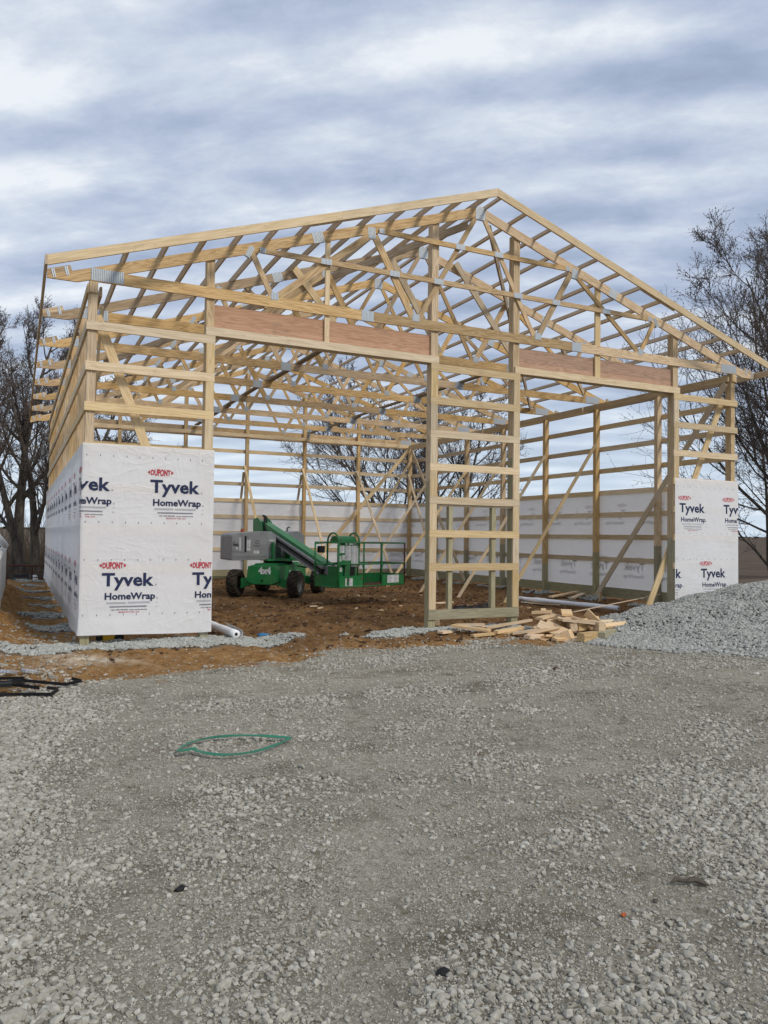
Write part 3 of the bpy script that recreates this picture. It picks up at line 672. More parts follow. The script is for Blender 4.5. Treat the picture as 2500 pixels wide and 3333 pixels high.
# lateral and diagonal bracing in the roof --------------------------------------------
for x in (4.92, 9.30):
    for a, b in ((2.15, 6.9), (6.4, 11.6), (11.1, 15.9)):
        zz_ = 5.675 + (.04 if a > 6 and a < 7 else 0); boardz('lateral_brace', x - .07, x + .07, a, b, zz_ - .018, zz_ + .018, M['driftwood'], barn)
for a, b, y in (((3.95, 7.02), (4.86, 6.03), 2.30), ((6.02, 7.70), (7.35, 5.70), 2.31), ((7.68, 7.72), (9.35, 5.72), 2.305)):
    board('diagonal_brace', (a[0], y - .11, a[1]), (b[0], y - .05, b[1]), .14, .036, M['girt'], barn, UP)
board('diagonal_brace', (7.15, .06, 7.62), (13.25, 7.0, 5.60), .14, .036, M['driftwood'], barn, Vector((.2, 0, 1)))
board('diagonal_brace', (6.7, .10, 7.62), (.9, 7.0, 5.72), .14, .036, M['driftwood'], barn, Vector((-.2, 0, 1)))
board('diagonal_brace', (9.0, .30, 5.74), (13.0, 4.3, 5.70), .14, .036, M['girt'], barn, UP)
board('ridge_brace', (3.0, 2.35, 6.55), (6.3, 9.2, 7.6), .089, .036, M['purlin'], barn, UP)
# wall braces ----------------------------------------------------------------------------
board('wall_brace', (13.575, .12, 5.27), (13.575, 4.42, .12), .14, .036, M['girt'], barn, Vector((0, 1, 0)))
board('wall_brace', (13.575, 15.55, 5.25), (13.575, 11.3, .15), .14, .036, M['girt'], barn, Vector((0, 1, 0)))
board('wall_brace', (13.62, .225, 4.95), (11.30, .225, .12), .14, .036, M['girt'], barn, Vector((1, 0, 0)))
board('wall_brace', (13.60, 15.752, 5.30), (9.0, 15.752, .12), .14, .036, M['girt'], barn, Vector((1, 0, 0)))
board('wall_brace', (.16, .225, 5.02), (1.72, .225, 1.05), .14, .036, M['girt'], barn, Vector((1, 0, 0)))
board('wall_brace', (.245, .3, 5.2), (.245, 4.5, .2), .14, .036, M['girt'], barn, Vector((0, 1, 0)))
for y, z in ((4.571, 4.30), (6.857, 4.19), (9.143, 4.20), (11.43, 4.03), (13.714, 4.2)):
    xg = 10.37; board('kicker_brace', (13.61, y - .08, z + .04), (xg, y - .42, gz(xg, y - .42) - .02), .085, .036, M['girt'], barn, Vector((1, 0, 0)))
for x, z in ((6.82, 4.27), (9.10, 4.28), (11.375, 4.3)):
    yg = 12.75; board('kicker_brace', (x - .085, 15.83, z), (x + (.0 if x < 11 else .15), yg, gz(x, yg) - .02), .036, .089, M['girt'], barn, Vector((0, 1, 0)))
board('kicker_brace', (13.6, 15.66, 4.80), (10.5, 15.35, .05), .085, .036, M['girt'], barn, Vector((1, 0, 0)))
board('kicker_brace', (13.54, 15.70, 4.25), (13.35, 12.8, .08), .036, .085, M['girt'], barn, Vector((0, 1, 0)))
board('kicker_brace', (6.76, 16.06, 4.05), (6.70, 17.3, -.2), .036, .085, M['girt'], barn, Vector((0, 1, 0)))
board('kicker_brace', (9.05, 16.06, 4.05), (8.95, 17.6, -.2), .036, .085, M['girt'], barn, Vector((0, 1, 0)))

# ------------------------------------------------------------------ house wrap with its printing
def sheet(name, s0, s1, z0, z1, path, step, sag=0.0, seed=0):
    """one continuous sheet hung along 'path' (s -> x,y,nx,ny), slightly puckered"""
    ns = int((s1 - s0) / step) + 1; nz = int((z1 - z0) / .06) + 1
    S_ = np.array(sorted(set(np.round(np.linspace(s0, s1, ns + 1), 4)) | {q + dq for q in (0, 13.82, 29.82) for dq in (-.03, -.012, .012, .03) if s0 < q + dq < s1})); ns = len(S_) - 1; Z_ = np.linspace(z0, z1, nz + 1); vs = []; 
    for z in Z_:
        for s in S_:
            x, y, nx_, ny_ = path(s)
            k = float(fbm(np.array([s * 1.7 + seed]), np.array([z * 1.7 - s * .6]), 3)[0]) - .5; k = k if seed == 3 else 0
            edge = min(1, max(0, (z - z0) / .3)); d = .010 + .016 * k
            zz_ = z
            if z < z0 + .28: d += sag * (1 - edge) * (.018 + .012 * math.sin(s * 3.1)); zz_ = z + (1 - edge) * .012 * math.sin(s * 2.3 + 1)
            vs.append((x + nx_ * d, y + ny_ * d, zz_))
    w_ = ns + 1; fs = [(j * w_ + i, j * w_ + i + 1, (j + 1) * w_ + i + 1, (j + 1) * w_ + i) for j in range(nz) for i in range(ns)]
    return mesh_obj(name, vs, fs, M['wrap'], barn, smooth=True)
def ease(a, lo, hi): return min(1, max(0, (a - lo) / (hi - lo)))
def path_left(s):
    # s<0 runs back along the left wall, s>0 runs along the front
    if s < -.03: return (-.002, -s, -1, 0)
    if s < .03: a = (s + .03) / .06 * math.pi / 2; return (-.002 + .002 * math.sin(a), .0, -math.cos(a), -math.sin(a))
    return (s, -.002, 0, -1)
def path_right(s):
    Wd = 13.82
    if s < Wd - .03: return (s, -.002, 0, -1)
    if s < Wd + .03: a = (s - Wd + .03) / .06 * math.pi / 2; return (Wd, .0, math.sin(a), -math.cos(a))
    if s < Wd + 16: return (Wd + .002, s - Wd, 1, 0)
    return (Wd - (s - Wd - 16), 16.002, 0, 1)
sh1 = sheet('house_wrap', -16.0, 1.955, .165, 3.035, path_left, .09, 1.0, 3)
sh2 = sheet('house_wrap', 11.895, 13.82 + 16 + 13.82, .33, 3.045, path_right, .25, .0, 9)
# text -> mesh -----------------------------------------------------------------
def text_mesh(txt, height, x, z, mat_i, bold=0.0, width=None, align='LEFT'):
    cu = bpy.data.curves.new('lettering', 'FONT'); cu.body = txt; cu.size = 1; cu.resolution_u = 2; cu.offset = bold; cu.align_x = 'LEFT'
    o = bpy.data.objects.new('lettering', cu); COL.objects.link(o); dg = bpy.context.evaluated_depsgraph_get(); me = bpy.data.meshes.new_from_object(o.evaluated_get(dg))
    bm = bmesh.new(); bm.from_mesh(me); bpy.data.objects.remove(o); bpy.data.curves.remove(cu); bpy.data.meshes.remove(me)
    x0 = min(v.co.x for v in bm.verts); x1 = max(v.co.x for v in bm.verts)
    sc = height / .70; sx = width / (x1 - x0) if width else sc
    for v in bm.verts: v.co = Vector(((v.co.x - x0) * sx + x, 0, v.co.y * sc + z))
    for f in bm.faces: f.material_index = mat_i
    return bm
def join(dst, src, dx=0, dz=0):
    vm = {v: dst.verts.new((v.co.x + dx, v.co.y, v.co.z + dz)) for v in src.verts}
    for f in src.faces:
        try: g = dst.faces.new([vm[v] for v in f.verts]); g.material_index = f.material_index
        except ValueError: pass
def rect(bm, x0, x1, z0, z1, m):
    f = bm.faces.new([bm.verts.new(p) for p in ((x0, 0, z0), (x1, 0, z0), (x1, 0, z1), (x0, 0, z1))]); f.material_index = m
def unit(full=True):
    """the printed block, origin at the left foot of the big T"""
    u = bmesh.new()
    join(u, text_mesh('Tyvek', .190, 0, 0, 0, .028, .755)); join(u, text_mesh('HomeWrap', .098, .045, -.205, 0, .030, .735))
    # red maker's mark: word with a pointed cap at each end, spindle-shaped like the original
    d = text_mesh('DUPONT', .088, .005, .262, 1, .035, .295)
    for v in d.verts:
        k = 1 - ((v.co.x - .152) / .185) ** 2; v.co.z = .306 + (v.co.z - .306) * (.62 + .52 * max(0, k))
    join(u, d)
    for sg in (-1, 1):
        c = .152 + sg * .163; vs = [u.verts.new((c + sg * q[0], 0, .306 + q[1])) for q in ((-.005, -.026), (.012, -.020), (.030, 0), (.012, .020), (-.005, .026))]; f = u.faces.new(vs if sg > 0 else vs[::-1]); f.material_index = 1
    if full:
        for x, z, r in ((.785, .008, .013), (.81, -.195, .013)):
            n = 14; f = []
            for k in range(n):
                a0, a1 = 2 * math.pi * k / n, 2 * math.pi * (k + 1) / n
                q = u.faces.new([u.verts.new((x + rr_ * math.cos(a), 0, z + rr_ * math.sin(a))) for rr_, a in ((r, a0), (r, a1), (r * .78, a1), (r * .78, a0))]); q.material_index = 2
            join(u, text_mesh('R', .013, x - .005, z - .006, 2))
        for k in range(3):
            rect(u, .07, .355, -.248 - .011 * k, -.245 - .011 * k, 2); rect(u, .375, .70, -.248 - .011 * k, -.245 - .011 * k, 2)
        for k, (a, b) in enumerate(((.115, .66), (.12, .65))): rect(u, a, b, -.312 - .012 * k, -.307 - .012 * k, 0)
        join(u, text_mesh('Call 1-800-448-9835  tyvek.com/homewrap', .017, .14, -.370, 0, .02, .52)); join(u, text_mesh('MADE IN THE USA', .021, .25, -.408, 1, .01, .30))
        join(u, text_mesh('USA', .010, .80, -.265, 0)); f = [u.verts.new(p) for p in ((.79, 0, -.325), (.815, 0, -.325), (.8025, 0, -.303))]; rect(u, .79, .815, -.328, -.324, 2); rect(u, .79, .793, -.328, -.312, 2); rect(u, .812, .815, -.328, -.312, 2)
        for v in f: u.verts.remove(v)
    return u
U1, U0 = unit(True), unit(False)
def prints(name, parent, path, blocks, lim, ticks, off, zt_clip):
    big = bmesh.new()
    for s, z, full in blocks: join(big, U1 if full else U0, s, z)
    for s, z in ticks: rect(big, s - .004, s + .004, z - .012, z + .012, 0)
    for co, no in (((lim[0], 0, 0), (-1, 0, 0)), ((lim[1], 0, 0), (1, 0, 0)), ((0, 0, zt_clip[0]), (0, 0, -1)), ((0, 0, zt_clip[1]), (0, 0, 1))):
        bmesh.ops.bisect_plane(big, geom=big.verts[:] + big.edges[:] + big.faces[:], plane_co=co, plane_no=no, clear_outer=True)
    for c in ((0,) if lim[0] < 0 else (13.82, 29.82)):
        for dc in (-.03, 0, .03): bmesh.ops.bisect_plane(big, geom=big.verts[:] + big.edges[:] + big.faces[:], plane_co=(c + dc, 0, 0), plane_no=(1, 0, 0))
    bmesh.ops.triangulate(big, faces=big.faces[:])
    # cut long triangles so that the print can follow the puckered sheet
    s = lim[0]
    while s < lim[1]:
        bmesh.ops.bisect_plane(big, geom=big.verts[:] + big.edges[:] + big.faces[:], plane_co=(s, 0, 0), plane_no=(1, 0, 0)); s += .27
    for v in big.verts:
        s, z = v.co.x, v.co.z; x, y, nx_, ny_ = path(s); k = float(fbm(np.array([s * 1.7 + off]), np.array([z * 1.7 - s * .6]), 3)[0]) - .5; k = k if off == 3 else 0; d = .010 + .016 * k + (.0075 if off == 3 else .0012)
        v.co = Vector((x + nx_ * d, y + ny_ * d, z))
    bmesh.ops.recalc_face_normals(big, faces=big.faces[:])
    me = bpy.data.meshes.new(name); big.to_mesh(me); big.free()
    for k in ('ink_navy', 'ink_red', 'ink_grey'): me.materials.append(M[k])
    o = bpy.data.objects.new(name, me); COL.objects.link(o); place(o, Matrix.Identity(4), parent); return o
WM[sh1.name] = Matrix.Identity(4); WM[sh2.name] = Matrix.Identity(4)
PT = 1.338
bl = [(.975 - PT * i, 2.335, i < 4) for i in range(0, 13)] + [(.305 + PT * (1 - i), .905, i < 5) for i in range(0, 14)]
tk = [(.051 + .1905 * k, z) for k in range(-12, 10) for z in (2.86, 1.86, 1.295, .47)]
prints('printed_lettering', sh1, path_left, bl, (-15.95, 1.945), tk, 3, (.2, 3.0))
bl = [(12.02 + PT * i, 2.315, i < 3) for i in range(-1, 23)] + [(12.66 + PT * i, .895, i < 3) for i in range(-1, 23)]
tk = [(11.95 + .1905 * k, z) for k in range(0, 12) for z in (2.86, 1.86, 1.295, .47)]
prints('printed_lettering', sh2, path_right, bl, (11.905, 43.5), tk, 9, (.35, 3.0))
#PART3
# ------------------------------------------------------------------ boom lift inside the barn
def T(o_, x, y=None, z=UP):
    x = Vector(x).normalized(); z = Vector(z); y = z.cross(x)
    return Matrix(((x.x, y.x, z.x, o_.x), (x.y, y.y, z.y, o_.y), (x.z, y.z, z.z, o_.z), (0, 0, 0, 1)))
def V2(a, b): return R0 * a + F0 * b
CH = T(W(-2.95, 21.68, 0), V2(.975, -.22))                 # local x across (to the right), local y to the rear
lift = empty('boom_lift', None, None, CH)
tag(lift, 'green and grey four wheel boom lift parked on the dirt inside the barn', 'boom lift')
GZ = .055
def rot(M_, m): return m
def lx(mb, name, mat, parent, F=CH, **k):
    """geometry was given in the local frame F"""
    mb.v = [F @ v for v in mb.v]; return mb.obj(name, mat, parent, F, **k)
# chassis
m = MB(); m.prism([(-.46, .46), (-.42, .86), (.36, .86), (.46, .80), (.46, .46), (.25, .38), (-.25, .38)], -1.22, -1.10)
m.prism([(-.46, .50), (-.40, .88), (.40, .88), (.46, .50)], -1.10, .85)
m.prism([(-.36, .86), (-.30, .93), (.30, .93), (.36, .86)], -1.0, .8)
m.prism([(-.42, .5), (-.42, .82), (.42, .82), (.42, .5)], .85, 1.15)
body = lx(m, 'chassis', M['green'], lift, bevel=.012)
for yy in (-1.0, .98):
    m = MB(); m.prism([(-.66, .20 + GZ), (-.66, .53), (-.40, .56), (.40, .56), (.70, .50), (.70, .20 + GZ), (.35, .36), (-.35, .36)], yy - .12, yy + .02)
    lx(m, 'axle_beam', M['green'], lift, bevel=.008)
def tmesh(bm, mat, name, parent, Mx):
    for v in bm.verts: v.co = Vector((v.co.x, 0, v.co.z))
    bmesh.ops.recalc_face_normals(bm, faces=bm.faces[:]); me = bpy.data.meshes.new(name); bm.to_mesh(me); bm.free()
    for k in mat: me.materials.append(k)
    o = bpy.data.objects.new(name, me); COL.objects.link(o); place(o, Mx, parent); return o
tmesh(text_mesh('4x4', .17, -.02, .665, 0, .05, .36), [M['decal']], 'drive_marking', body, CH @ Matrix.Translation((-.10, -1.226, 0)))
for x in (.20, .36): m = MB(); m.box((x + .262, -.6 + x, .62), (x + .264, -.52 + x, .74)); lx(m, 'chassis_label', M['decal'], body)
m = MB(); m.tube([(.0, -1.225, .48), (.0, -1.26, .48)], .03, 8); lx(m, 'drain_plug', M['black'], body)
# wheels
TR, TW = .365, .30
def wheel(x, y):
    sg = 1 if x > 0 else -1
    F = CH @ Matrix.Translation((x, y, TR + GZ - .03))
    m = MB(); prof = [(.19, -.11), (.30, -.15), (.335, -.14), (.345, -.08), (.345, .08), (.335, .14), (.30, .15), (.19, .11)]; n = 36
    b = len(m.v)
    for k in range(n):
        a = 2 * math.pi * k / n
        for r_, w_ in prof: m.v.append(Vector((w_, r_ * math.cos(a), r_ * math.sin(a))))
    P_ = len(prof)
    for k in range(n):
        k2 = (k + 1) % n
        for j in range(P_): m.f.append([k * P_ + j, k * P_ + (j + 1) % P_, k2 * P_ + (j + 1) % P_, k2 * P_ + j]); m.mi.append(0)
    # chevron lugs
    nl = 17
    for k in range(nl):
        for s in (-1, 1):
            a = 2 * math.pi * (k + (.5 if s > 0 else 0)) / nl
            seg = [(.155 * s, a - .05, .306, .07), (.12 * s, a + .0, .352, .075), (.05 * s, a + .10, .358, .08), (-.012 * s, a + .13, .356, .07)]
            vs = []
            for w_, an, r_, da in seg:
                for q, rr2 in ((-da, r_ - .03), (-da * .7, r_ + .012), (da * .7, r_ + .012), (da, r_ - .03)): vs.append((w_, rr2 * math.cos(an + q), rr2 * math.sin(an + q)))
            fs = []
            for i in range(3):
                for j in range(3): fs.append((i * 4 + j, i * 4 + j + 1, i * 4 + j + 5, i * 4 + j + 4))
            fs += [(0, 1, 2, 3), (12, 13, 14, 15)]
            m.add(vs, fs)
    t = lx(m, 'wheel', M['tyre'], lift, F)
    m = MB(); n = 28
    prof = [(.0, .03), (.06, .035), (.075, .06), (.09, .02), (.15, .0), (.165, .07), (.195, .115), (.205, .115), (.205, -.05)]; rr3 = []
    for k in range(n):
        a = 2 * math.pi * k / n
        for r_, w_ in prof: m.v.append(Vector((w_ * sg, r_ * math.cos(a), r_ * math.sin(a))))
    P_ = len(prof)
    for k in range(n):
        k2 = (k + 1) % n
        for j in range(P_ - 1): m.f.append([k * P_ + j, k * P_ + j + 1, k2 * P_ + j + 1, k2 * P_ + j]); m.mi.append(0)
    for k in range(8):
        a = 2 * math.pi * k / 8; m.tube([(.02 * sg, .115 * math.cos(a), .115 * math.sin(a)), (.045 * sg, .115 * math.cos(a), .115 * math.sin(a))], .012, 6)
    lx(m, 'rim', M['rim'], t, F); return t
for x, y in ((-.86, -1.0), (.86, -1.0), (-.86, .98), (.86, .98)): wheel(x, y)
# turntable
TT = T(W(-2.97, 21.65, 0), V2(.885, .465))                 # local x across, local -y towards the tip of the boom
m = MB(); n = 28
for r_, a, b in ((.40, .90, .985), (.33, .88, .91)):
    m.prism([(r_ * math.cos(2 * math.pi * k / n), r_ * math.sin(2 * math.pi * k / n)) for k in range(n)], a, b, 'xy')
lx(m, 'turntable_bearing', M['black'], lift, TT)
m = MB(); m.box((-.50, -.60, .99), (.56, 1.0, 1.04)); m.box((.30, -.60, 1.04), (.36, .3, 1.38)); m.box((-.34, -.55, 1.04), (-.30, .9, 1.5)); m.box((.12, -.64, 1.04), (.22, -.58, 1.30)); m.box((.44, -.62, 1.04), (.54, -.50, 1.20)); m.box((-.3, .9, 1.04), (.3, 1.0, 1.3))
deck = lx(m, 'turntable_deck', M['green'], lift, TT, bevel=.006)
m = MB(); m.box((.36, -.602, 1.24), (.44, -.606, 1.36)); lx(m, 'deck_label', M['decal'], deck, TT)
def hood(x0, x1, y0, y1, zb, zt, name, r=.17, left=True):
    pts = [(x0 + .02, zb), (x0, zb + .03), (x0, zt - .16)]
    for k in range(1, 6): a = math.pi / 2 * k / 6; pts.append((x0 + r * (1 - math.cos(a)), zt - .16 + .115 * math.sin(a)))
    pts += [(x0 + r + .06, zt - .035), ((x0 + x1) / 2, zt), (x1 - .26, zt + .005)]
    for k in range(1, 7): a = math.pi / 2 * k / 6; pts.append((x1 - .2 + .2 * math.sin(a), zt - .20 + .20 * math.cos(a)))
    pts += [(x1, zb + .02)]
    m = MB(); m.prism(pts, y0, y1); return lx(m, name, M['grey'], lift, TT, bevel=.022)
YF = -.36
H1 = hood(-1.45, -.19, YF, .75, 1.0, 1.79, 'engine_hood')
H2 = hood(.22, .93, .35, 1.15, .98, 1.82, 'engine_hood')
def hp(name, mat, x0, x1, z0, z1, d=.003, parent=None, dd=0): m = MB(); m.box((x0, YF - d, z0), (x1, YF + .0005 + dd, z1)); return lx(m, name, mat, parent or H1, TT)
for z, a, b in ((1.245, -1.42, -1.13), (1.13, -1.42, -.27), (1.085, -1.42, -.27)): hp('pressed_rib', M['grey'], a, b, z - .008, z + .010, .014)
hp('hood_slot', M['black'], -1.095, -1.04, 1.22, 1.66, .002); m = MB(); m.box((-1.16, YF - .012, 1.20), (-1.10, YF + .01, 1.70)); m.box((-1.10, YF - .012, 1.665), (-1.035, YF + .01, 1.70)); lx(m, 'slot_surround', M['grey'], H1, TT)
for x0, x1, z0, z1 in ((-1.245, -1.195, 1.27, 1.54), (-1.03, -.93, 1.37, 1.56), (-1.03, -.93, 1.27, 1.355), (-.83, -.68, 1.185, 1.27), (-1.34, -1.28, 1.30, 1.36), (-1.245, -1.20, 1.55, 1.62), (-.27, -.22, 1.47, 1.50)):
    d = hp('decal', M['decal'], x0, x1, z0, z1)
    m = MB(); nl = max(2, int((z1 - z0) / .022))
    for k in range(nl):
        zk = z0 + (k + .5) * (z1 - z0) / nl; wd = (x1 - x0); m.box((x0 + .1 * wd, YF - .0045, zk - .003), (x0 + wd * (.55 + .38 * ((k * 7 % 5) / 5)), YF - .0035, zk + .003))
    lx(m, 'decal_print', M['decaltext'], d, TT)
tmesh(text_mesh('Genie', .10, 0, 0, 0, .03, .17), [M['black']], 'maker_script', H1, TT @ Matrix.Translation((-1.43, YF - .003, 1.40)) @ Matrix.Rotation(R_(8), 4, 'Y'))
tmesh(text_mesh('778725', .045, 0, 0, 0, .05, .19), [M['decal']], 'fleet_number', H1, TT @ Matrix.Translation((-.42, YF - .003, 1.525)))
tmesh(text_mesh('SUNBELT', .04, 0, 0, 0, .04, .22), [M['rim']], 'faded_rental_mark', H1, TT @ Matrix.Translation((-.86, YF - .003, 1.38)))
m = MB()
for k in range(10):
    a = 2 * math.pi * k / 10; c_, s_ = math.cos(a), math.sin(a); m.box((-.012, YF - .003, .03), (.012, YF - .002, .055), TT.inverted() @ TT @ Matrix.Translation((-.74, 0, 1.50)) @ Matrix.Rotation(a, 4, 'Y'))
lx(m, 'faded_gear_mark', M['rim'], H1, TT)
m = MB(); m.tube([(-1.02, .1, 1.76), (-1.02, .1, 1.80), (-1.02, .1, 1.86)], [.06, .052, .045], 12); lx(m, 'beacon', M['orange'], H1, TT)
m = MB(); m.tube([(.52, .7, 1.80), (.52, .7, 1.88), (.54, .7, 1.925), (.60, .7, 1.94)], .026, 10); lx(m, 'exhaust_pipe', M['rim'], H2, TT)
# boom
P0 = TT @ Vector((0, 1.45, 2.02)); P1 = W(-1.16, 18.45, .82)
bx = (P1 - P0).normalized(); by = UP.cross(bx).normalized(); bz = bx.cross(by)
BF = Matrix(((bx.x, by.x, bz.x, P0.x), (bx.y, by.y, bz.y, P0.y), (bx.z, by.z, bz.z, P0.z), (0, 0, 0, 1))); BL = (P1 - P0).length
# local x along the boom towards the tip, y to its left as seen from the root (machine right), z up
m = MB(); m.prism([(0, -.13), (.0, .12), (.35, .15), (BL * .93, .12), (BL * .93, -.12), (.35, -.14)], -.12, .12)
boom = lx(m, 'boom', M['green'], lift, BF, bevel=.012)
m = MB(); m.box((BL * .93 - .02, -.11, -.12), (BL + .10, .11, .11)); lx(m, 'inner_boom', M['grey'], boom, BF, bevel=.01)
m = MB(); S_ = -1
for yy in (-.17, .15): m.prism([(-.34, 1.05), (-.34, 2.20), (.02, 2.24), (.30, 2.05), (.42, 1.7), (.30, 1.05)], yy, yy + .022, 'yz') if False else m.add([Vector((yy + q, y_, z_)) for q in (0, .022) for y_, z_ in ((1.75, 1.04), (1.78, 2.16), (1.40, 2.22), (1.05, 2.08), (.86, 1.80), (1.0, 1.04))], [(0, 1, 2, 3, 4, 5), (11, 10, 9, 8, 7, 6)] + [(i, (i + 1) % 6, 6 + (i + 1) % 6, 6 + i) for i in range(6)])
m.box((-.15, 1.76, 1.3), (.15, 1.78, 2.1)); lx(m, 'boom_mast', M['green'], lift, TT)
m = MB(); m.tube([(-.02, 1.30, 2.27), (-.06, 1.05, 2.24), (-.10, .92, 2.02), (-.12, .80, 1.85), (-.16, .6, 1.6)], .032, 8); m.tube([(.03, 1.30, 2.27), (.0, 1.05, 2.22), (-.04, .9, 2.0), (-.07, .78, 1.83)], .024, 8); lx(m, 'hydraulic_hoses', M['black'], lift, TT)
m = MB(); m.box((1.15, -.20, -.005), (BL * .93 + .05, -.125, .05)); m.box((1.15, -.20, -.20), (BL * .93 - .12, -.125, -.145)); track = lx(m, 'cable_track', M['track'], boom, BF)
m = MB(); m.box((1.17, -.18, -.147), (BL * .93, -.122, -.004)); lx(m, 'cable_tray', M['black'], track, BF)
m = MB(); k = 1.2
while k < BL * .9: m.box((k, -.192, -.146), (k + .035, -.18, -.09)); k += .06
lx(m, 'chain_links', M['rim'], track, BF)
# jib and rotator
m = MB(); m.bar(P1 + V2(-.12, .1) + UP * .05, P1 + V2(.30, -.25) - UP * .10, .16, .14); m.bar(P1 + V2(.30, -.3) - UP * .28, P1 + V2(.32, -.3) + UP * .22, .12, .12, V2(1, 0)); m.bar(P1 + V2(-.05, 0) - UP * .1, P1 + V2(.5, .0) - UP * .22, .10, .12); m.obj('platform_rotator', M['green_worn'], lift, Matrix.Translation(P1))
m = MB()
for dz, dl in ((0, 0), (.05, .05), (-.04, .1)): m.tube([P1 + V2(-.1 + dl, .05) + UP * (.14 + dz), P1 + V2(.1 + dl, -.12) + UP * (.24 + dz), P1 + V2(.25, -.15) + UP * (.05 + dz), P1 + V2(.20 + dl, -.1) - UP * .12], .014, 6)
m.obj('platform_hoses', M['rustred'], lift, Matrix.Translation(P1))
m = MB(); m.tube([CH @ Vector((.5, .1, .84)), CH @ Vector((.72, .2, .80)), CH @ Vector((.95, .5, .84))], .02, 6); m.obj('axle_hose', M['black'], lift, CH)
# platform: local x along the long side, y to the rear
PF = T(W(-1.04, 17.9, 0), V2(.681, .733)); PL, PW = 2.32, .82; ZB, ZM, ZT = .50, 1.03, 1.54
m = MB(); m.box((0, 0, ZB - .02), (PL, PW, ZB + .015)); m.box((.84, -.012, ZB - .03), (1.47, .03, ZB + .05)); plat = lx(m, 'platform', M['rustred'], lift, PF)
def rail(pts, r, mat='green_worn', name='guard_rail'): m = MB(); m.tube(pts, r, 8); return lx(m, name, M[mat], plat, PF, smooth=True)
loop = lambda z: [(0, 0, z), (PL, 0, z), (PL, PW, z), (0, PW, z), (0, 0, z)]
for z, mt in ((ZT, 'blacksteel'), (ZM, 'green_worn'), (ZB, 'green_worn')):
    q = loop(z)
    for i, (a, b) in enumerate(zip(q[:-1], q[1:])): rail([a, b], .019, 'rustred' if (z == ZT and i in (1, 2)) or (z == ZM and i == 1) else 'green_worn')
for x, y, mt in ((0, 0, 'green_worn'), (PL, 0, 'rustred'), (0, PW, 'green_worn'), (PL, PW, 'rustred'), (.84, 0, 'green_worn'), (1.47, 0, 'green_worn'), (1.45, PW, 'green_worn'), (.78, PW, 'green_worn')):
    rail([(x, y, ZB), (x, y, ZT)], .021, mt, 'rail_post')
for x, y, dx in ((.84, 0, -.06), (1.47, 0, .06), (0, 0, .06), (PL, 0, -.06)): rail([(x, y, ZM - .14), (x + dx, y, ZM - .02)], .009, 'green_worn', 'gusset')
for a, b in (((0, -.004), (.83, .004)), ((1.48, -.004), (PL, .004)), ((0, PW - .004), (PL, PW + .004))):
    m = MB(); m.box((a[0], a[1], ZB), (b[0], b[1], ZB + .26)); lx(m, 'toe_board', M['green_worn'], plat, PF)
for x in (0, PL): m = MB(); m.box((x - .004, 0, ZB), (x + .004, PW, ZB + .26)); lx(m, 'toe_board', M['green_worn'], plat, PF)
def pl_decal(x0, x1, z0, z1, y, par, rows, mt='decaltext'):
    m = MB(); m.box((x0, y - .003, z0), (x1, y, z1)); d = lx(m, 'decal', M['decal'], par, PF)
    m = MB(); wd = x1 - x0
    for k in range(rows):
        zk = z1 - (k + .7) * (z1 - z0) / (rows + .4); cols = 2 if wd > .22 else 1
        for c in range(cols):
            xa = x0 + wd * (.06 + c / cols); m.box((xa, y - .0045, zk - .0035), (xa + wd / cols * (.55 + .3 * ((k * 3 + c) % 4) / 4), y - .0032, zk + .0035))
    lx(m, 'decal_print', M[mt], d, PF)
m = MB(); m.box((.04, .06, .98), (.76, .10, 1.50)); con = lx(m, 'control_panel', M['green_worn'], plat, PF, bevel=.006)
pl_decal(.08, .24, 1.30, 1.47, .06, con, 5); pl_decal(.27, .45, 1.12, 1.47, .06, con, 13); pl_decal(.47, .70, .97, 1.47, .06, con, 18)
pl_decal(.06, .14, 1.10, 1.23, .06, con, 5); pl_decal(.17, .30, 1.13, 1.25, .06, con, 4)
m = MB(); m.box((.05, .08, .52), (.66, .42, .98)); box = lx(m, 'control_box', M['green_worn'], plat, PF, bevel=.008)
m = MB(); m.box((.26, .068, .56), (.60, .081, .96)); lx(m, 'control_box_opening', M['black'], box, PF)
pl_decal(.08, .18, .86, .97, .078, box, 3)
m = MB(); m.box((-.30, .30, 1.30), (-.16, .42, 1.46)); lx(m, 'toggle_box', M['blacksteel'], plat, PF, bevel=.01); m = MB(); m.box((.60, .05, .56), (.80, .38, .74)); lx(m, 'tool_tray', M['blacksteel'], plat, PF, bevel=.01)
pl_decal(.22, .46, .52, .70, -.0045, plat, 5); pl_decal(1.68, 2.1, .55, .74, -.0045, plat, 5)
for x in (.02, .70):    # protective hoops over the controls
    rail([(x, .03, ZT - .10)] + [(x + .001, .22 - .19 * math.cos(a), ZT + .02 + .21 * math.sin(a)) for a in [math.pi * k / 8 for k in range(9)]] + [(x, .41, 1.0)], .022, 'green_worn', 'control_hoop')
m = MB(); pr = [(.06 + .16 - .15 * math.cos(math.pi * k / 6), ZT + .0 + .16 * math.sin(math.pi * k / 6)) for k in range(7)]
m.add([(x, a, b) for x in (.06, .66) for a, b in pr], [(k, k + 1, 8 + k, 7 + k) for k in range(6)] + [tuple(range(7)), tuple(range(13, 6, -1))]); lx(m, 'control_cover', M['green_worn'], plat, PF)
rail([(-.36, .42, ZT - .02), (-.36, .42, 1.12), (-.30, .42, 1.03), (.0, .42, 1.0)], .02, 'green_worn', 'control_guard'); rail([(-.36, .42, ZT - .02), (0, .42, ZT)], .02, 'green_worn', 'control_guard')
m = MB(); m.box((.80, .70, 1.2), (.90, .80, ZT + .04)); m.box((.80, .70, ZT - .0), (1.02, .84, ZT + .05)); lx(m, 'cable_bundle', M['blacksteel'], plat, PF)

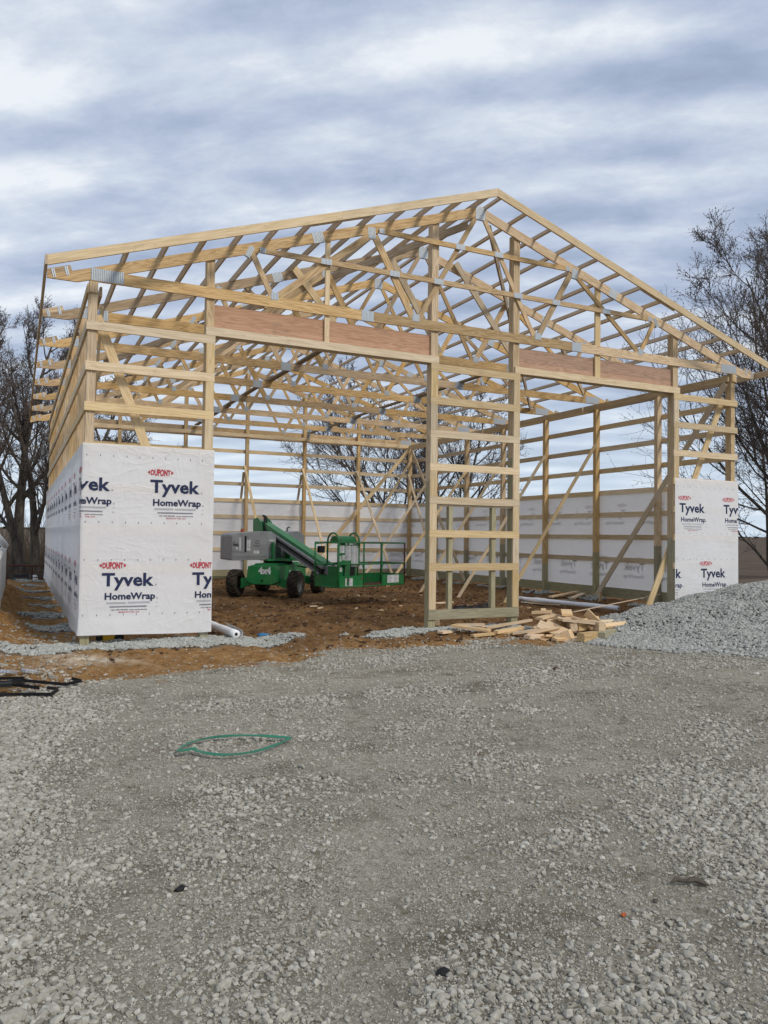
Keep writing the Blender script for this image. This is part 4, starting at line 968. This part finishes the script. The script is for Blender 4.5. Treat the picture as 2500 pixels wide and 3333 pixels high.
# ------------------------------------------------------------------ loose things on the ground
def lump(name, mat, pts, r, label, cat, group=None, n=8):
    m = MB(); m.tube(pts, r, n); return tag(m.obj(name, mat, None, Matrix.Translation(Vector(pts[0])), smooth=True), label, cat, group)
def roll(name, p, q, r, label, mat='white'):
    p, q = Vector(p), Vector(q); t = empty(name, p); tag(t, label, 'roll'); d = (q - p).normalized()
    m = MB(); n = 20; a0 = d.orthogonal().normalized(); c = d.cross(a0); L_ = (q - p).length
    ns = 14
    for i in range(ns + 1):
        P = p + d * L_ * i / ns; wob = r * (1 + .05 * math.sin(i * 1.9 + .5))
        for k in range(n): a = 2 * math.pi * k / n; m.v.append(P + (a0 * math.cos(a) + c * math.sin(a)) * wob * (1 + .03 * math.sin(3 * a + i)))
    for i in range(ns):
        for k in range(n): m.f.append([i * n + k, i * n + (k + 1) % n, (i + 1) * n + (k + 1) % n, (i + 1) * n + k]); m.mi.append(0)
    for E_, s in ((0, 1), (ns, -1)):     # end faces as rings round the core
        P = p + d * (L_ if E_ else 0); b = len(m.v)
        for k in range(n): a = 2 * math.pi * k / n; m.v.append(P + (a0 * math.cos(a) + c * math.sin(a)) * r * .38)
        for k in range(n): m.f.append([E_ * n + k, b + k, b + (k + 1) % n, E_ * n + (k + 1) % n]); m.mi.append(0)
    m.obj('wrapped_film', M[mat], t, Matrix.Translation(p), smooth=True)
    for P, s in ((p, -1), (q, 1)):
        m = MB(); m.tube([P + d * s * .004, P - d * s * .15], r * .40, 14); k = m.obj('core', M['black'], t, Matrix.Translation(P)); 
    m = MB(); 
    for P, s in ((p, -1), (q, 1)): m.tube([P + d * s * .012, P - d * s * .1], r * .15, 10)
    return t
roll('house_wrap_roll', (2.36, -.02, .10), (2.20, 2.35, .115), .066, 'crumpled white roll of house wrap leaning out beside the left wrapped panel')
fl = mesh_obj('loose_flap', [(2.36 + .07 * math.cos(a) + .04, -.03 + .35 * j, .108 + .078 * math.sin(a)) for j in range(4) for a in [R_(-60 + 24 * k) for k in range(7)]], [(j * 7 + k, j * 7 + k + 1, j * 7 + k + 8, j * 7 + k + 7) for j in range(3) for k in range(6)], M['white'], None, smooth=True)
fl.parent = bpy.data.objects['house_wrap_roll']; fl.matrix_basis = WM['house_wrap_roll'].inverted()
roll('film_roll', (11.70, 1.49, .12), (11.00, 4.45, .13), .055, 'long smooth white roll lying on the dirt behind the offcuts')
def lboard(p, q, w_, t_, label, mat='scrap', group=None, name='loose_board', upv=UP, cat='board'):
    return tag(board(name, p, q, w_, t_, M[mat], None, upv), label, cat, group)
def g(x, y, dz=0): return Vector((x, y, gz(x, y) + dz))
TL = Vector((0, 0, 1))
# boards by the tower and the pile; flat boards are given as thin in w
lboard(g(5.84, -.50, .06), g(7.0, -.10, .05), .038, .14, 'leftmost of the boards lying on the gravel before the middle tower')
lboard(g(6.12, -.44, .095), g(6.55, -.99, .075), .038, .14, 'short wide board laid crosswise over the boards in front of the tower')
lboard(g(6.30, -.28, .10), g(6.92, -.22, .10), .038, .09, 'narrow board resting behind the crosswise board at the tower foot')
lboard(g(6.80, -.46, .07), g(8.15, .02, .12), .038, .09, 'long pale board running from the tower foot to behind the offcut heap')
lboard(g(6.10, -1.14, .035), g(7.10, -1.00, .06), .04, .09, 'long thin board pointing left out of the offcut heap onto the gravel')
lboard(g(6.58, -1.13, .06), g(7.3, -.90, .09), .05, .09, 'second thin board beside the one pointing left from the heap')
# the heap of offcuts
def off(x, y, z, ang, ln, w_, t_, tilt=0, roll_=0, label=None, mat='scrap', group=None):
    a = R_(ang); d = Vector((math.cos(a) * math.cos(R_(tilt)), math.sin(a) * math.cos(R_(tilt)), math.sin(R_(tilt)))); x += .14; c = Vector((x, y, gz(x, y) + z * 1.12))
    up = Vector((-math.sin(a), math.cos(a), 0)); upv = UP * math.cos(R_(roll_)) + up * math.sin(R_(roll_))
    o = board('board_offcut', c - d * ln / 2, c + d * ln / 2, w_, t_, M[mat], None, upv); return tag(o, label, 'offcut', group)
GRP = 'sawn offcuts heaped in front of the right door'
OFFS = [
 (7.70, -2.02, .075, 15, .46, .14, .15, 0, 0, 'thick square post offcut at the front of the heap, left of the other post offcut', 'post'),
 (8.30, -1.86, .075, 30, .95, .14, .15, 0, 0, 'thick treated post offcut half under the edge of the gravel heap', 'treated'),
 (7.42, -1.80, .03, -38, .52, .04, .14, 0, 0, 'flat pale board at the very front of the offcut heap'),
 (8.05, -1.28, .18, 18, 1.5, .14, .038, 2, 20, 'longest wide plank leaning across the back of the offcut heap'),
 (8.35, -1.05, .14, 8, 1.5, .14, .038, 0, 12, 'second long plank standing on edge behind the heap'),
 (7.74, -1.66, .27, -12, .62, .04, .185, -6, 0, 'broad pale plank lying flat on top of the heap centre'),
 (7.88, -1.22, .36, 55, .36, .038, .185, 8, 0, 'wide short block crowning the top of the heap'),
 (8.28, -1.45, .25, 108, .34, .14, .038, 38, 0, 'short block standing up aslant on the right of the heap'),
 (8.45, -1.66, .17, 8, .98, .10, .038, 1, 60, 'pale plank reaching from the heap into the gravel heap'),
 (7.95, -1.50, .27, -48, .62, .038, .03, -14, 0, 'thin lath lying aslant over the top of the heap'),
 (7.20, -1.45, .10, -35, .55, .038, .14, 14, 20, 'board sloping down out of the left side of the heap'),
 (7.02, -1.30, .09, -28, .60, .038, .12, 9, 0, 'leftmost sloping board of the heap'),
 (7.42, -1.55, .15, -62, .46, .14, .038, -18, 35, 'board standing on edge in the middle left of the heap'),
 (7.30, -1.50, .16, -58, .44, .14, .038, -20, 30, 'board on edge just left of the middle of the heap'),
 (7.50, -1.72, .09, 40, .30, .16, .14, 0, 20, 'triangular cut block at the front left of the heap'),
 (7.28, -1.68, .06, 70, .24, .14, .12, 0, 0, 'dark end grain block at the front left of the heap', 'post'),
 (6.98, -1.48, .04, 12, .36, .06, .14, 0, 0, 'small block on the gravel at the left foot of the heap'),
 (7.60, -1.36, .25, -20, .40, .038, .14, 6, 0, 'board lying flat near the upper left of the heap'),
 (7.46, -1.15, .27, 22, .42, .038, .14, 4, 0, 'flat board behind the upper left of the heap'),
 (7.86, -1.02, .30, -25, .40, .038, .12, -10, 0, 'board tipped down at the upper back of the heap'),
 (7.62, -.92, .30, 60, .34, .05, .09, 25, 0, 'short stick poking up at the back left of the heap'),
 (7.54, -.95, .31, -35, .36, .05, .09, 5, 0, 'short stick crossing the one that pokes up at the back left'),
 (8.12, -1.72, .16, 85, .34, .15, .14, 0, 0, 'square post offcut behind the two front post blocks', 'post'),
 (7.98, -1.60, .18, 12, .50, .14, .12, 3, 0, 'post offcut buried in the centre of the heap', 'post'),
 (7.72, -1.50, .16, 70, .46, .14, .12, -4, 10, 'dark post offcut under the broad pale plank', 'post'),
 (8.70, -1.20, .15, 14, .8, .14, .038, 0, 30, 'plank on edge at the right back of the heap', 'girt'),
]
for t_ in OFFS: off(*t_[:9], label=t_[9], mat=t_[10] if len(t_) > 10 else 'scrap', group=GRP)
rs = random.Random(5)
for k in range(16):
    a = rs.random() * 6.28; r_ = rs.random() ** .6; x = 7.72 + .75 * r_ * math.cos(a); y = -1.38 + .42 * r_ * math.sin(a); z = .05 + .22 * (1 - r_) * rs.random()
    off(x, y, z, rs.random() * 180, .25 + .35 * rs.random(), .038, .09 + .05 * rs.random(), rs.uniform(-16, 16), rs.uniform(-30, 30), 'small pine offcut wedged among the other pieces of the heap', group='small filler offcuts in the heap')
# planks and bits inside
lboard(g(10.85, 4.15, .03), g(11.45, 3.3, .03), .02, .09, 'thin board on the dirt behind the middle of the white roll', cat='board')
lboard(g(12.05, 4.45, .10), g(13.35, 4.95, .16), .038, .12, 'long pale board lying on the dirt by the right wall posts')
lboard(g(12.5, 4.1, .08), g(13.25, 4.55, .08), .038, .14, 'short wide board under the long pale board by the right wall')
lboard(g(11.9, 4.25, .05), g(12.35, 3.75, .05), .03, .09, 'short weathered board left of the long pale one', 'driftwood')
lboard(g(8.2, 4.3, .02), g(9.1, 4.6, .03), .03, .10, 'scrap board on the dirt seen through the middle tower')
lboard(g(8.55, -.75, .36), g(12.6, 1.1, .42), .012, .035, 'long thin wooden strip running from the offcuts across the dirt', cat='strip')
sk = board('ground_stake', g(6.60, .95, -.05), g(6.60, .95, .28), .11, .035, M['driftwood'], None, Vector((1, 0, 0))); tag(sk, 'short wooden stake standing in the dirt between the tower studs', 'stake')
for x, y, a in ((9.95, 6.3, 20), (13.0, 3.6, -30)):
    sk = board('ground_stake', g(x, y, -.05), g(x + .02, y, .26), .10, .038, M['scrap'], None, Vector((1, .3, 0))); tag(sk, 'pale stake at the foot of a kicker brace seen through the tower' if x < 10 else 'pale stake in the dirt near the right front corner', 'stake')
lump('rusty_pipe', M['rustred'], [g(9.6, 2.6, .06), g(11.0, 4.3, .09), g(12.6, 5.9, .12)], .028, 'long rusty brown pipe lying on the dirt behind the white roll', 'pipe')
rs = random.Random(9)
for k in range(16):
    x = rs.uniform(5.2, 10.2); y = rs.uniform(2.2, 8); o = board('wood_chip', g(x, y, .03), g(x, y, .03) + Vector((rs.uniform(.05, .16), rs.uniform(-.1, .1), rs.uniform(-.02, .03))), .03, .06, M['scrap'], None); tag(o, 'small pale wood scrap lying on the dirt floor of the barn', 'wood scrap', 'wood scraps on the barn floor')
# heap of dark gear behind the tower
t = empty('tool_bag', g(8.1, 2.5)); tag(t, 'dark heap of tools and cords on the dirt behind the tower sill', 'tool bag')
m = MB()
for q in ((0, 0, .08, .22, .10), (.45, .15, .07, .26, .09), (.8, .3, .08, .2, .1)):
    n = 12; m.tube([(8.0 + q[0] - q[3], 2.4 + q[1], q[2]), (8.0 + q[0] - q[3] * .5, 2.4 + q[1], q[2] + .02), (8.0 + q[0] + q[3] * .5, 2.4 + q[1], q[2] + .03), (8.0 + q[0] + q[3], 2.4 + q[1], q[2])], [.03, q[4], q[4], .03], n)
m.obj('bag_body', M['blacksteel'], t, WM[t.name], smooth=True)
m = MB(); m.tube([(8.0 + .16 * math.cos(a), 2.35 + .02 * a, .14 + .12 * math.sin(a)) for a in [math.pi * k / 8 for k in range(9)]], .014, 6); m.tube([(8.5 + .14 * math.cos(a), 2.45, .13 + .10 * math.sin(a)) for a in [math.pi * k / 8 for k in range(9)]], .014, 6); m.obj('bag_handle', M['rustred'], t, WM[t.name])
# yellow saw under the left panel
F = Matrix.Translation(g(.50, .38, .0)) @ Matrix.Rotation(R_(15), 4, 'Z'); t = empty('power_saw', None, None, F); tag(t, 'yellow and black power tool lying behind the left wrapped panel', 'power tool')
m = MB(); m.box((-.15, -.06, .03), (.05, .06, .12)); m.box((.05, -.04, .05), (.13, .04, .10)); lx(m, 'motor_housing', M['yellow'], t, F, bevel=.012)
m = MB(); m.tube([(-.15, 0, .10), (-.12, 0, .18), (.02, 0, .19), (.05, 0, .11)], .018, 8); m.box((.13, -.05, .0), (.28, .05, .02)); m.box((-.22, -.045, .02), (-.15, .045, .11)); m.tube([(.10, -.05, .07), (.10, -.065, .07)], .075, 18); lx(m, 'handle', M['black'], t, F)
# small blue thing on the gravel
F = Matrix.Translation(g(3.05, .80, .05)) @ Matrix.Rotation(R_(24), 4, 'Z'); m = MB(); m.box((-.11, -.035, -.012), (.11, .035, .018)); m.box((-.09, -.03, .018), (.02, .03, .035)); tag(lx(m, 'plastic_box', M['blue'], None, F, bevel=.006), 'small flat blue plastic packet on the gravel right of the white roll', 'packet')
F = Matrix.Translation(g(6.75, -.02, .06)) @ Matrix.Rotation(R_(10), 4, 'Z'); m = MB(); m.box((-.10, -.03, -.01), (.10, .03, .02)); m.box((-.02, -.03, .02), (.08, .02, .035)); tag(lx(m, 'crumpled_bag', M['blue'], None, F, bevel=.008), 'crumpled bluish wrapper on gravel under the tower sill', 'wrapper')
# green strap loop on the gravel
def ribbon(name, pts, w_, mat, label, cat, closed=False):
    P = [Vector(p) for p in pts]; n = len(P); vs = []; 
    for i in range(n):
        d = (P[(i + 1) % n if closed else min(i + 1, n - 1)] - P[i - 1 if (closed or i) else 0]).normalized(); s = UP.cross(d).normalized()
        tw = .42 + .15 * math.sin(i * .3); nrm = UP * math.cos(tw) - F0 * math.sin(tw); nrm = (nrm - d * nrm.dot(d)).normalized(); s = d.cross(nrm)
        for a, b in ((-1, -1), (1, -1), (1, 1), (-1, 1)): vs.append(P[i] + s * w_ / 2 * a + nrm * .0012 * b)
    fs = [(i * 4 + k, i * 4 + (k + 1) % 4, ((i + 1) % n) * 4 + (k + 1) % 4, ((i + 1) % n) * 4 + k) for i in range(n if closed else n - 1) for k in range(4)]
    o = mesh_obj(name, vs, fs, M[mat]); return tag(o, label, cat)
def cat_rom(pts, k=8):
    P = [Vector(p) for p in pts]; out = []
    for i in range(len(P) - 1):
        a, b, c, d = P[max(i - 1, 0)], P[i], P[i + 1], P[min(i + 2, len(P) - 1)]
        for j in range(k): t = j / k; out.append(.5 * ((2 * b) + (c - a) * t + (2 * a - 5 * b + 4 * c - d) * t * t + (3 * b - a - 3 * c + d) * t ** 3))
    return out + [P[-1]]
raw = [(1.204, -6.19), (1.02, -6.06), (.889, -5.985), (.74, -5.92), (.607, -5.90), (.45, -5.97), (.36, -6.08), (.302, -6.20), (.345, -6.225), (.43, -6.195), (.43, -6.235), (.52, -6.36), (.63, -6.44), (.826, -6.455), (1.02, -6.36), (1.13, -6.27), (1.21, -6.185)]
ribbon('plastic_strap', cat_rom([(x, y, gz(x, y) + .046 + .006 * math.sin(i)) for i, (x, y) in enumerate(raw)]), .026, 'strap', 'green plastic strapping band lying in a leaf shaped loop on the gravel', 'strap')
# black steel angles by the left edge
def lpath(name, pts, label, wd=.03): 
    m = MB()
    for a, b in zip(pts[:-1], pts[1:]): m.bar(a, b, .005, wd); m.bar(Vector(a) + UP * .014, Vector(b) + UP * .014, .03, .005)
    return tag(m.obj(name, M['blacksteel'], None, Matrix.Translation(Vector(pts[0]))), label, 'steel bar', 'black steel bars at the left edge')
lpath('steel_bar', [g(-1.9, -3.05, .05), g(-.75, -3.04, .05), g(-.34, -3.20, .04), g(-.17, -3.09, .04), g(-.26, -2.93, .05)], 'longest black steel bar, bent into a hook at its right end')
lpath('steel_bar', [g(-1.9, -3.40, .03), g(-.86, -3.47, .03), g(-.50, -3.64, .03), g(-.42, -3.40, .03), g(-.53, -3.37, .04)], 'black steel bar nearest the viewer with a hooked right end')
lpath('steel_bar', [g(-1.9, -2.80, .10), g(-.98, -2.85, .09), g(-.74, -3.02, .07)], 'black steel bar lying on top at the back of the bundle')
lpath('steel_bar', [g(-1.8, -3.28, .08), g(-.95, -3.12, .08), g(-.60, -3.40, .05)], 'black steel bar crossing the bundle aslant')
lpath('steel_bar', [g(-1.8, -3.0, .12), g(-.9, -3.24, .09), g(-.74, -3.22, .07)], 'short black steel bar on top in the middle of the bundle')
m = MB(); m.box((-1.45, -3.38, .10), (-.86, -3.28, .14)); m.box((-1.45, -3.12, .10), (-.98, -3.06, .14)); tag(m.obj('steel_bracket', M['blacksteel'], None, Matrix.Translation((-1.1, -3.3, .1)), bevel=.004), 'wide black steel bracket among the bars at the left edge', 'bracket')
for k, (x, y, a, lb) in enumerate(((-.90, -2.02, 50, 'ribbed silver metal piece on the clay, left one of the two'), (-.68, -2.00, 25, 'ribbed silver metal piece on the clay, right one of the two'))):
    F = Matrix.Translation(g(x, y, .045)) @ Matrix.Rotation(R_(a), 4, 'Z') @ Matrix.Rotation(R_(14), 4, 'Y'); m = MB()
    for i in range(3): m.box((-.075, -.066 + i * .045, -.02), (.075, -.026 + i * .045, .022))
    t = lx(m, 'metal_bracket', M['silver'], None, F, bevel=.008); tag(t, lb, 'metal piece')
for x, y, s, lb, mt, v_ in ((-.10, -8.44, .036, 'dark stone half sunk in the gravel left of centre', 'blacksteel', 3), (5.58, -4.03, .055, 'brown clod on the gravel in front of the offcut heap', 'rustred', 5), (.70, -9.55, .03, 'small dark pointed stone near the bottom edge', 'blacksteel', 7), (1.66, -9.5, .018, 'small rust coloured stone right of centre', 'orange', 2), (1.9, -9.45, .016, 'small brown crumb beside the rust coloured stone', 'bark', 4)):
    m = MB(); m.add([Vector((q[0] * s * 1.2, q[1] * s * .8, q[2] * s * .5)) + g(x, y, .008) for q in VAR[v_]], [tuple(int(a) for a in f) for f in IF]); tag(m.obj('dark_stone', M[mt], None, Matrix.Translation(g(x, y))), lb, 'stone')
m = MB(); p = g(2.19, -9.38, .02); m.tube([p + Vector((-.085, .035, -.004)), p + Vector((-.05, .03, .008)), p + Vector((-.01, .002, .004)), p + Vector((.03, -.012, .010)), p + Vector((.06, -.045, .0)), p + Vector((.075, -.06, -.006))], [.004, .012, .009, .016, .013, .003], 6)
tag(m.obj('bark_piece', M['bark'], None, Matrix.Translation(p)), 'dark twisted strip of bark on the gravel at the lower right', 'bark')

# ------------------------------------------------------------------ left edge: trailer, gate, machine
t = empty('stock_trailer', (-1.9, 5.5, 0)); tag(t, 'white ribbed metal trailer side, rust streaked, at the left edge', 'trailer')
m = MB(); y = 1.2
m.box((-1.9, 1.2, .28), (-1.14, 10.6, 1.22))
while y < 10.55: m.box((-1.14, y, .28), (-1.105, y + .10, 1.22)); y += .24
m.obj('side_panel', M['whitemetal'], t, WM[t.name], bevel=.006)
m = MB(); m.tube([(-1.16, 1.0, 1.26), (-1.15, 5, 1.27), (-1.16, 10.66, 1.26)], .075, 12); m.obj('top_rail', M['whitemetal'], t, WM[t.name], smooth=True)
m = MB(); m.box((-1.9, 1.1, .18), (-1.12, 10.6, .28)); m.tube([(-1.13, 10.62, .1), (-1.13, 10.62, 1.24)], .05, 10); m.obj('trailer_frame', M['rustred'], t, WM[t.name])
for y in (4.2, 5.1):
    m = MB(); m.tube([(-1.75, y, .30), (-1.55, y, .30)], .33, 22); w_ = m.obj('wheel', M['tyre'], t, Matrix.Translation((-1.65, y, .3))); m = MB(); m.tube([(-1.54, y, .30), (-1.53, y, .30)], .17, 16); m.obj('rim', M['rim'], w_, Matrix.Translation((-1.54, y, .3)))
m = MB(); m.tube([g(-1.25, 3.9, 1.44), Vector((-1.08, 5.4, 1.42))], .07, 14); tag(m.obj('white_tube', M['white'], None, Matrix.Translation((-1.2, 4, 1.4)), smooth=True), 'smooth white tube lying along the top of the white trailer', 'tube')
m = MB(); m.box((-1.32, -1.9, .0), (-1.02, -1.5, .30)); tag(m.obj('concrete_block', M['rim'], None, Matrix.Translation((-1.1, -1.7, 0)), bevel=.02), 'grey block at the left edge in front of the clay', 'block')
ga = W(-13.35, 27.2, -.42); gb = W(-11.6, 27.4, -.42); gate = empty('field_gate', ga); tag(gate, 'low brown pipe gate with wire mesh between the trailer and the barn', 'gate')
for z in (.92, .70, .50, .30, .10): m = MB(); m.tube([ga + UP * z, gb + UP * z], .032 if z > .9 else .014, 8); m.obj('gate_rail', M['rustred'], gate, Matrix.Translation(ga))
for k in (0, .5, 1): p = ga.lerp(gb, k); m = MB(); m.tube([p, p + UP * .93], .03, 8); m.obj('gate_post', M['rustred'], gate, Matrix.Translation(p))
m = MB()
for k in range(1, 24): p = ga.lerp(gb, k / 24) + F0 * .04; m.tube([p + UP * .05, p + UP * .9], .005, 4)
for k in range(1, 9): m.tube([ga + F0 * .04 + UP * (.1 * k), gb + F0 * .04 + UP * (.1 * k)], .005, 4)
m.obj('wire_mesh', M['nail'], gate, Matrix.Translation(ga))
F = T(W(-13.35, 28.6, -.55), V2(.98, .2)); t = empty('farm_machine', None, None, F); tag(t, 'old teal machine with dials and a rounded end behind the pipe gate', 'machine')
m = MB(); m.box((-.35, -.3, .32), (.32, .3, .62)); lx(m, 'cabinet', M['teal'], t, F, bevel=.05)
m = MB(); m.box((-.36, -.28, .0), (.36, .3, .28)); lx(m, 'base_tank', M['teal'], t, F, bevel=.09)
m = MB(); m.box((-.22, -.312, .36), (.18, -.30, .52)); lx(m, 'front_panel', M['silver'], t, F)
m = MB()
for x in (-.24, -.12, 0, .12): m.tube([(x, -.31, .62), (x, -.325, .62)], .035, 12)
m.box((-.32, -.30, .58), (.24, -.25, .68)); lx(m, 'dial_bar', M['nail'], t, F)
m = MB(); m.tube([(.30, -.02, .35), (.42, -.02, .35)], .30, 20); lx(m, 'end_drum', M['decal'], t, F, bevel=.02)

# ------------------------------------------------------------------ bare trees
def tree(name, base, height, label, seed, lean=(0, 0), spread=.5, stems=1, trunk_r=.28, dens=1.0, split=.25, droop=0.0, group=None, cat='tree', twig_r=.0075, n1=11, n2=8, n3=6, lvl4=3, low=.30, bud=True):
    rnd = random.Random(seed); base = Vector(base); root = empty(name, base); tag(root, label, cat, group)
    big, fine = MB(), MB()
    def grow(p, d, ln, r, nseg, jit, upb, mb, sides, endr=.25):
        pts = [p.copy()]; rs_ = [r]; dd = d.normalized(); dirs = [dd.copy()]
        for i in range(nseg):
            dd = (dd + Vector((rnd.gauss(0, jit), rnd.gauss(0, jit), rnd.gauss(0, jit) + upb))).normalized(); pts.append(pts[-1] + dd * ln / nseg); rs_.append(r * (1 - (1 - endr) * (i + 1) / nseg)); dirs.append(dd.copy())
        mb.tube(pts, rs_, sides, caps=False); return pts, rs_, dirs
    def side(d, ang):
        a = d.orthogonal().normalized(); a = Matrix.Rotation(rnd.random() * 2 * math.pi, 3, d) @ a
        return (d * math.cos(ang) + a * math.sin(ang)).normalized()
    def twigs(pts, dirs, L_, r, cnt):
        for _ in range(cnt):
            i = rnd.randrange(1, len(pts)); t = rnd.random(); p = pts[i - 1].lerp(pts[i], t)
            q, qr, qd = grow(p, side(dirs[i], rnd.uniform(.45, 1.0)), L_ * rnd.uniform(.5, 1.1), r, 3, .16, .07 - droop * .4, fine, 3, .5)
            if bud:
                for j in range(1, 4):
                    if rnd.random() < .6:
                        c = q[j] + Vector((rnd.gauss(0, .02), rnd.gauss(0, .02), rnd.gauss(0, .02))); s = rnd.uniform(.014, .026)
                        fine.add([c + Vector((0, 0, s * 1.5)), c + Vector((s, 0, -s * .5)), c + Vector((-s * .5, s * .86, -s * .5)), c + Vector((-s * .5, -s * .86, -s * .5))], [(0, 1, 2), (0, 2, 3), (0, 3, 1), (1, 3, 2)])
    for s in range(stems):
        ang = 2 * math.pi * s / max(1, stems) + rnd.random(); off_ = Vector((math.cos(ang), math.sin(ang), 0)) * (trunk_r * .55 if stems > 1 else 0)
        d = Vector((lean[0] + (math.cos(ang) * split if stems > 1 else 0), lean[1] + (math.sin(ang) * split if stems > 1 else 0), 1))
        H = height * rnd.uniform(.85, 1.0); r = trunk_r * (1 if stems == 1 else .72)
        tp, tr_, td = grow(base + off_ - UP * .25, d, H * .88, r, 12, .055, .03, big, 9, .12)
        for k in range(n1):
            f = low + (1 - low) * (k + rnd.random() * .8) / n1; x = min(11.99, f * 12); i = int(x); p = tp[i].lerp(tp[i + 1], x - i); rad = tr_[i] * .58
            Lb = height * spread * (1.05 - .72 * f) * rnd.uniform(.75, 1.15)
            bp, br, bd = grow(p, side(td[i], rnd.uniform(.65, 1.05)), Lb, rad, 8, .065, .095 - droop, big, 6, .16)
            for k2 in range(int(n2 * dens)):
                g_ = .18 + .8 * (k2 + rnd.random()) / (n2 * dens); x2 = min(7.99, g_ * 8); i2 = int(x2); p2 = bp[i2].lerp(bp[i2 + 1], x2 - i2)
                L2 = Lb * .50 * (1.15 - .6 * g_) * rnd.uniform(.6, 1.15)
                cp, c_r, c_d = grow(p2, side(bd[i2], rnd.uniform(.45, .95)), L2, max(br[i2] * .55, twig_r * 1.8), 6, .075, .09 - droop, fine, 4, .3)
                for k3 in range(int(n3 * dens)):
                    i3 = rnd.randrange(1, 7); p3 = cp[i3 - 1].lerp(cp[i3], rnd.random()); L3 = L2 * .5 * rnd.uniform(.45, 1.1)
                    dp, dr, d_d = grow(p3, side(c_d[i3], rnd.uniform(.4, .9)), L3, twig_r * 1.35, 4, .09, .09 - droop * .8, fine, 3, .5)
                    twigs(dp, d_d, L3 * .55 + .12, twig_r, lvl4)
    Mx = Matrix.Translation(base)
    big.obj('trunk', M['bark'], root, Mx, smooth=True)
    inv = Mx.inverted(); vs = np.array([v[:] for v in fine.v]) - np.array(base[:]); me = bpy.data.meshes.new('crown'); me.from_pydata(vs.tolist(), [], fine.f); me.materials.append(M['twig'])
    o = bpy.data.objects.new('crown', me); COL.objects.link(o); place(o, Mx, root); return root
TREES = 'bare trees behind the barn'
def tb(px, dep, z=-.6): return W((px - 1250) / FPX * dep, dep, z)
tree('bare_tree', tb(-25, 30), 13.5, 'leftmost bare tree, dark trunk cut by the left edge of the photo', 3, (.02, 0), .42, 1, .28, 1.2, group=TREES, low=.3, lvl4=5)
tree('bare_tree', tb(52, 31), 12.2, 'tall straight dark trunked bare tree just right of the leftmost one', 8, (-.02, .0), .42, 1, .26, 1.2, group=TREES, low=.35, lvl4=5)
tree('bare_tree', tb(118, 29.5, -.65), 10.6, 'bare tree forking low into several stems beside the pipe gate', 14, (.0, .02), .46, 3, .28, 1.1, .34, group=TREES, n1=9, low=.28, lvl4=5)
tree('bare_tree', tb(430, 44), 8.3, 'bare tree seen through the frame above the left wrapped panel', 21, (0, 0), .55, 2, .22, 1.4, .3, group=TREES, low=.2, lvl4=5, twig_r=.011)
tree('bare_tree', tb(250, 50), 10.6, 'bare tree farther back behind the left wall trusses', 22, (0, 0), .5, 2, .22, 1.3, .3, group=TREES, low=.2, lvl4=5, twig_r=.011)
tree('bare_tree', tb(545, 50), 5.6, 'low bare tree top showing just right of the left wrapped panel', 23, (0, 0), .75, 2, .16, 1.0, .4, group=TREES, low=.15, twig_r=.011)
tree('bare_tree', tb(1335, 42), 12.0, 'big bare tree behind the back right corner of the barn, left trunk', 31, (-.12, 0), .60, 2, .25, 1.15, .30, group=TREES, low=.16, lvl4=5, twig_r=.010)
tree('bare_tree', tb(1460, 44), 12.6, 'big leaning bare tree seen through the middle tower', 34, (.12, .05), .54, 2, .25, 1.05, .15, group=TREES, low=.18, lvl4=4, twig_r=.010)
tree('bare_tree', tb(2665, 25), 13.4, 'large bare tree reaching in from the right edge above the wrapped corner', 41, (-.09, 0), .66, 3, .22, 1.35, .30, droop=.008, group=TREES, low=.2, n1=14, lvl4=4, twig_r=.0065)
tree('bare_tree', tb(2520, 33), 9.6, 'lower drooping bare tree behind the right wrapped corner', 47, (.0, 0), .60, 2, .18, 1.1, droop=.05, group=TREES, low=.16, n1=13, lvl4=5, twig_r=.008)
for k, (px, dp, h, lb) in enumerate(((975, 60, 3.7, 'small bare shrub showing over the back wall left of the big tree'), (1040, 62, 3.5, 'small bare shrub over the back wall next to the big tree'), (1210, 58, 3.4, 'bare shrub over the back wall below the big tree'))):
    tree('bare_shrub', tb(px, dp, -.4), h, lb, 60 + k, (0, 0), .5, 3, .08, .6, .5, group='bare shrubs beyond the back wall', cat='shrub', n1=8, n2=5, n3=4, lvl4=2, low=.1, bud=False, twig_r=.014)
# brushy undergrowth on the left behind the trees: too dense to count
rnd = random.Random(77); m = MB()
for k in range(3600):
    dp = rnd.uniform(34, 44); p = W(rnd.uniform(-.56, -.36) * dp, dp, -.9); h = rnd.uniform(.4, 2.2) + (rnd.uniform(.5, 3.0) if rnd.random() < .16 else 0); d = Vector((rnd.gauss(0, .35), rnd.gauss(0, .35), 1)).normalized(); q = p + d * h * .5 + Vector((rnd.gauss(0, .1), rnd.gauss(0, .1), 0))
    m.tube([p, q, q + Vector((rnd.gauss(0, .5), rnd.gauss(0, .3), h * .45))], [.014, .010, .006], 3, caps=False)
tag(m.obj('undergrowth', M['brush'], None, Matrix.Translation((-12, 22, 0))), 'tangled dry brown undergrowth beneath the left trees', 'undergrowth', kind='stuff')
# far hedge line on the horizon
m = MB()
for k in range(1500):
    dp = rnd.uniform(640, 700); p = W(rnd.uniform(-.6, .6) * dp, dp, 3.9); h = rnd.uniform(.6, 1.5)
    m.tube([p, p + Vector((rnd.gauss(0, .5), rnd.gauss(0, .5), h))], [3.2, 1.2], 4, caps=False)
tag(m.obj('treeline', M['brush'], None, Matrix.Translation(W(0, 670, 4))), 'far thin line of bare trees along the horizon', 'treeline', kind='stuff')
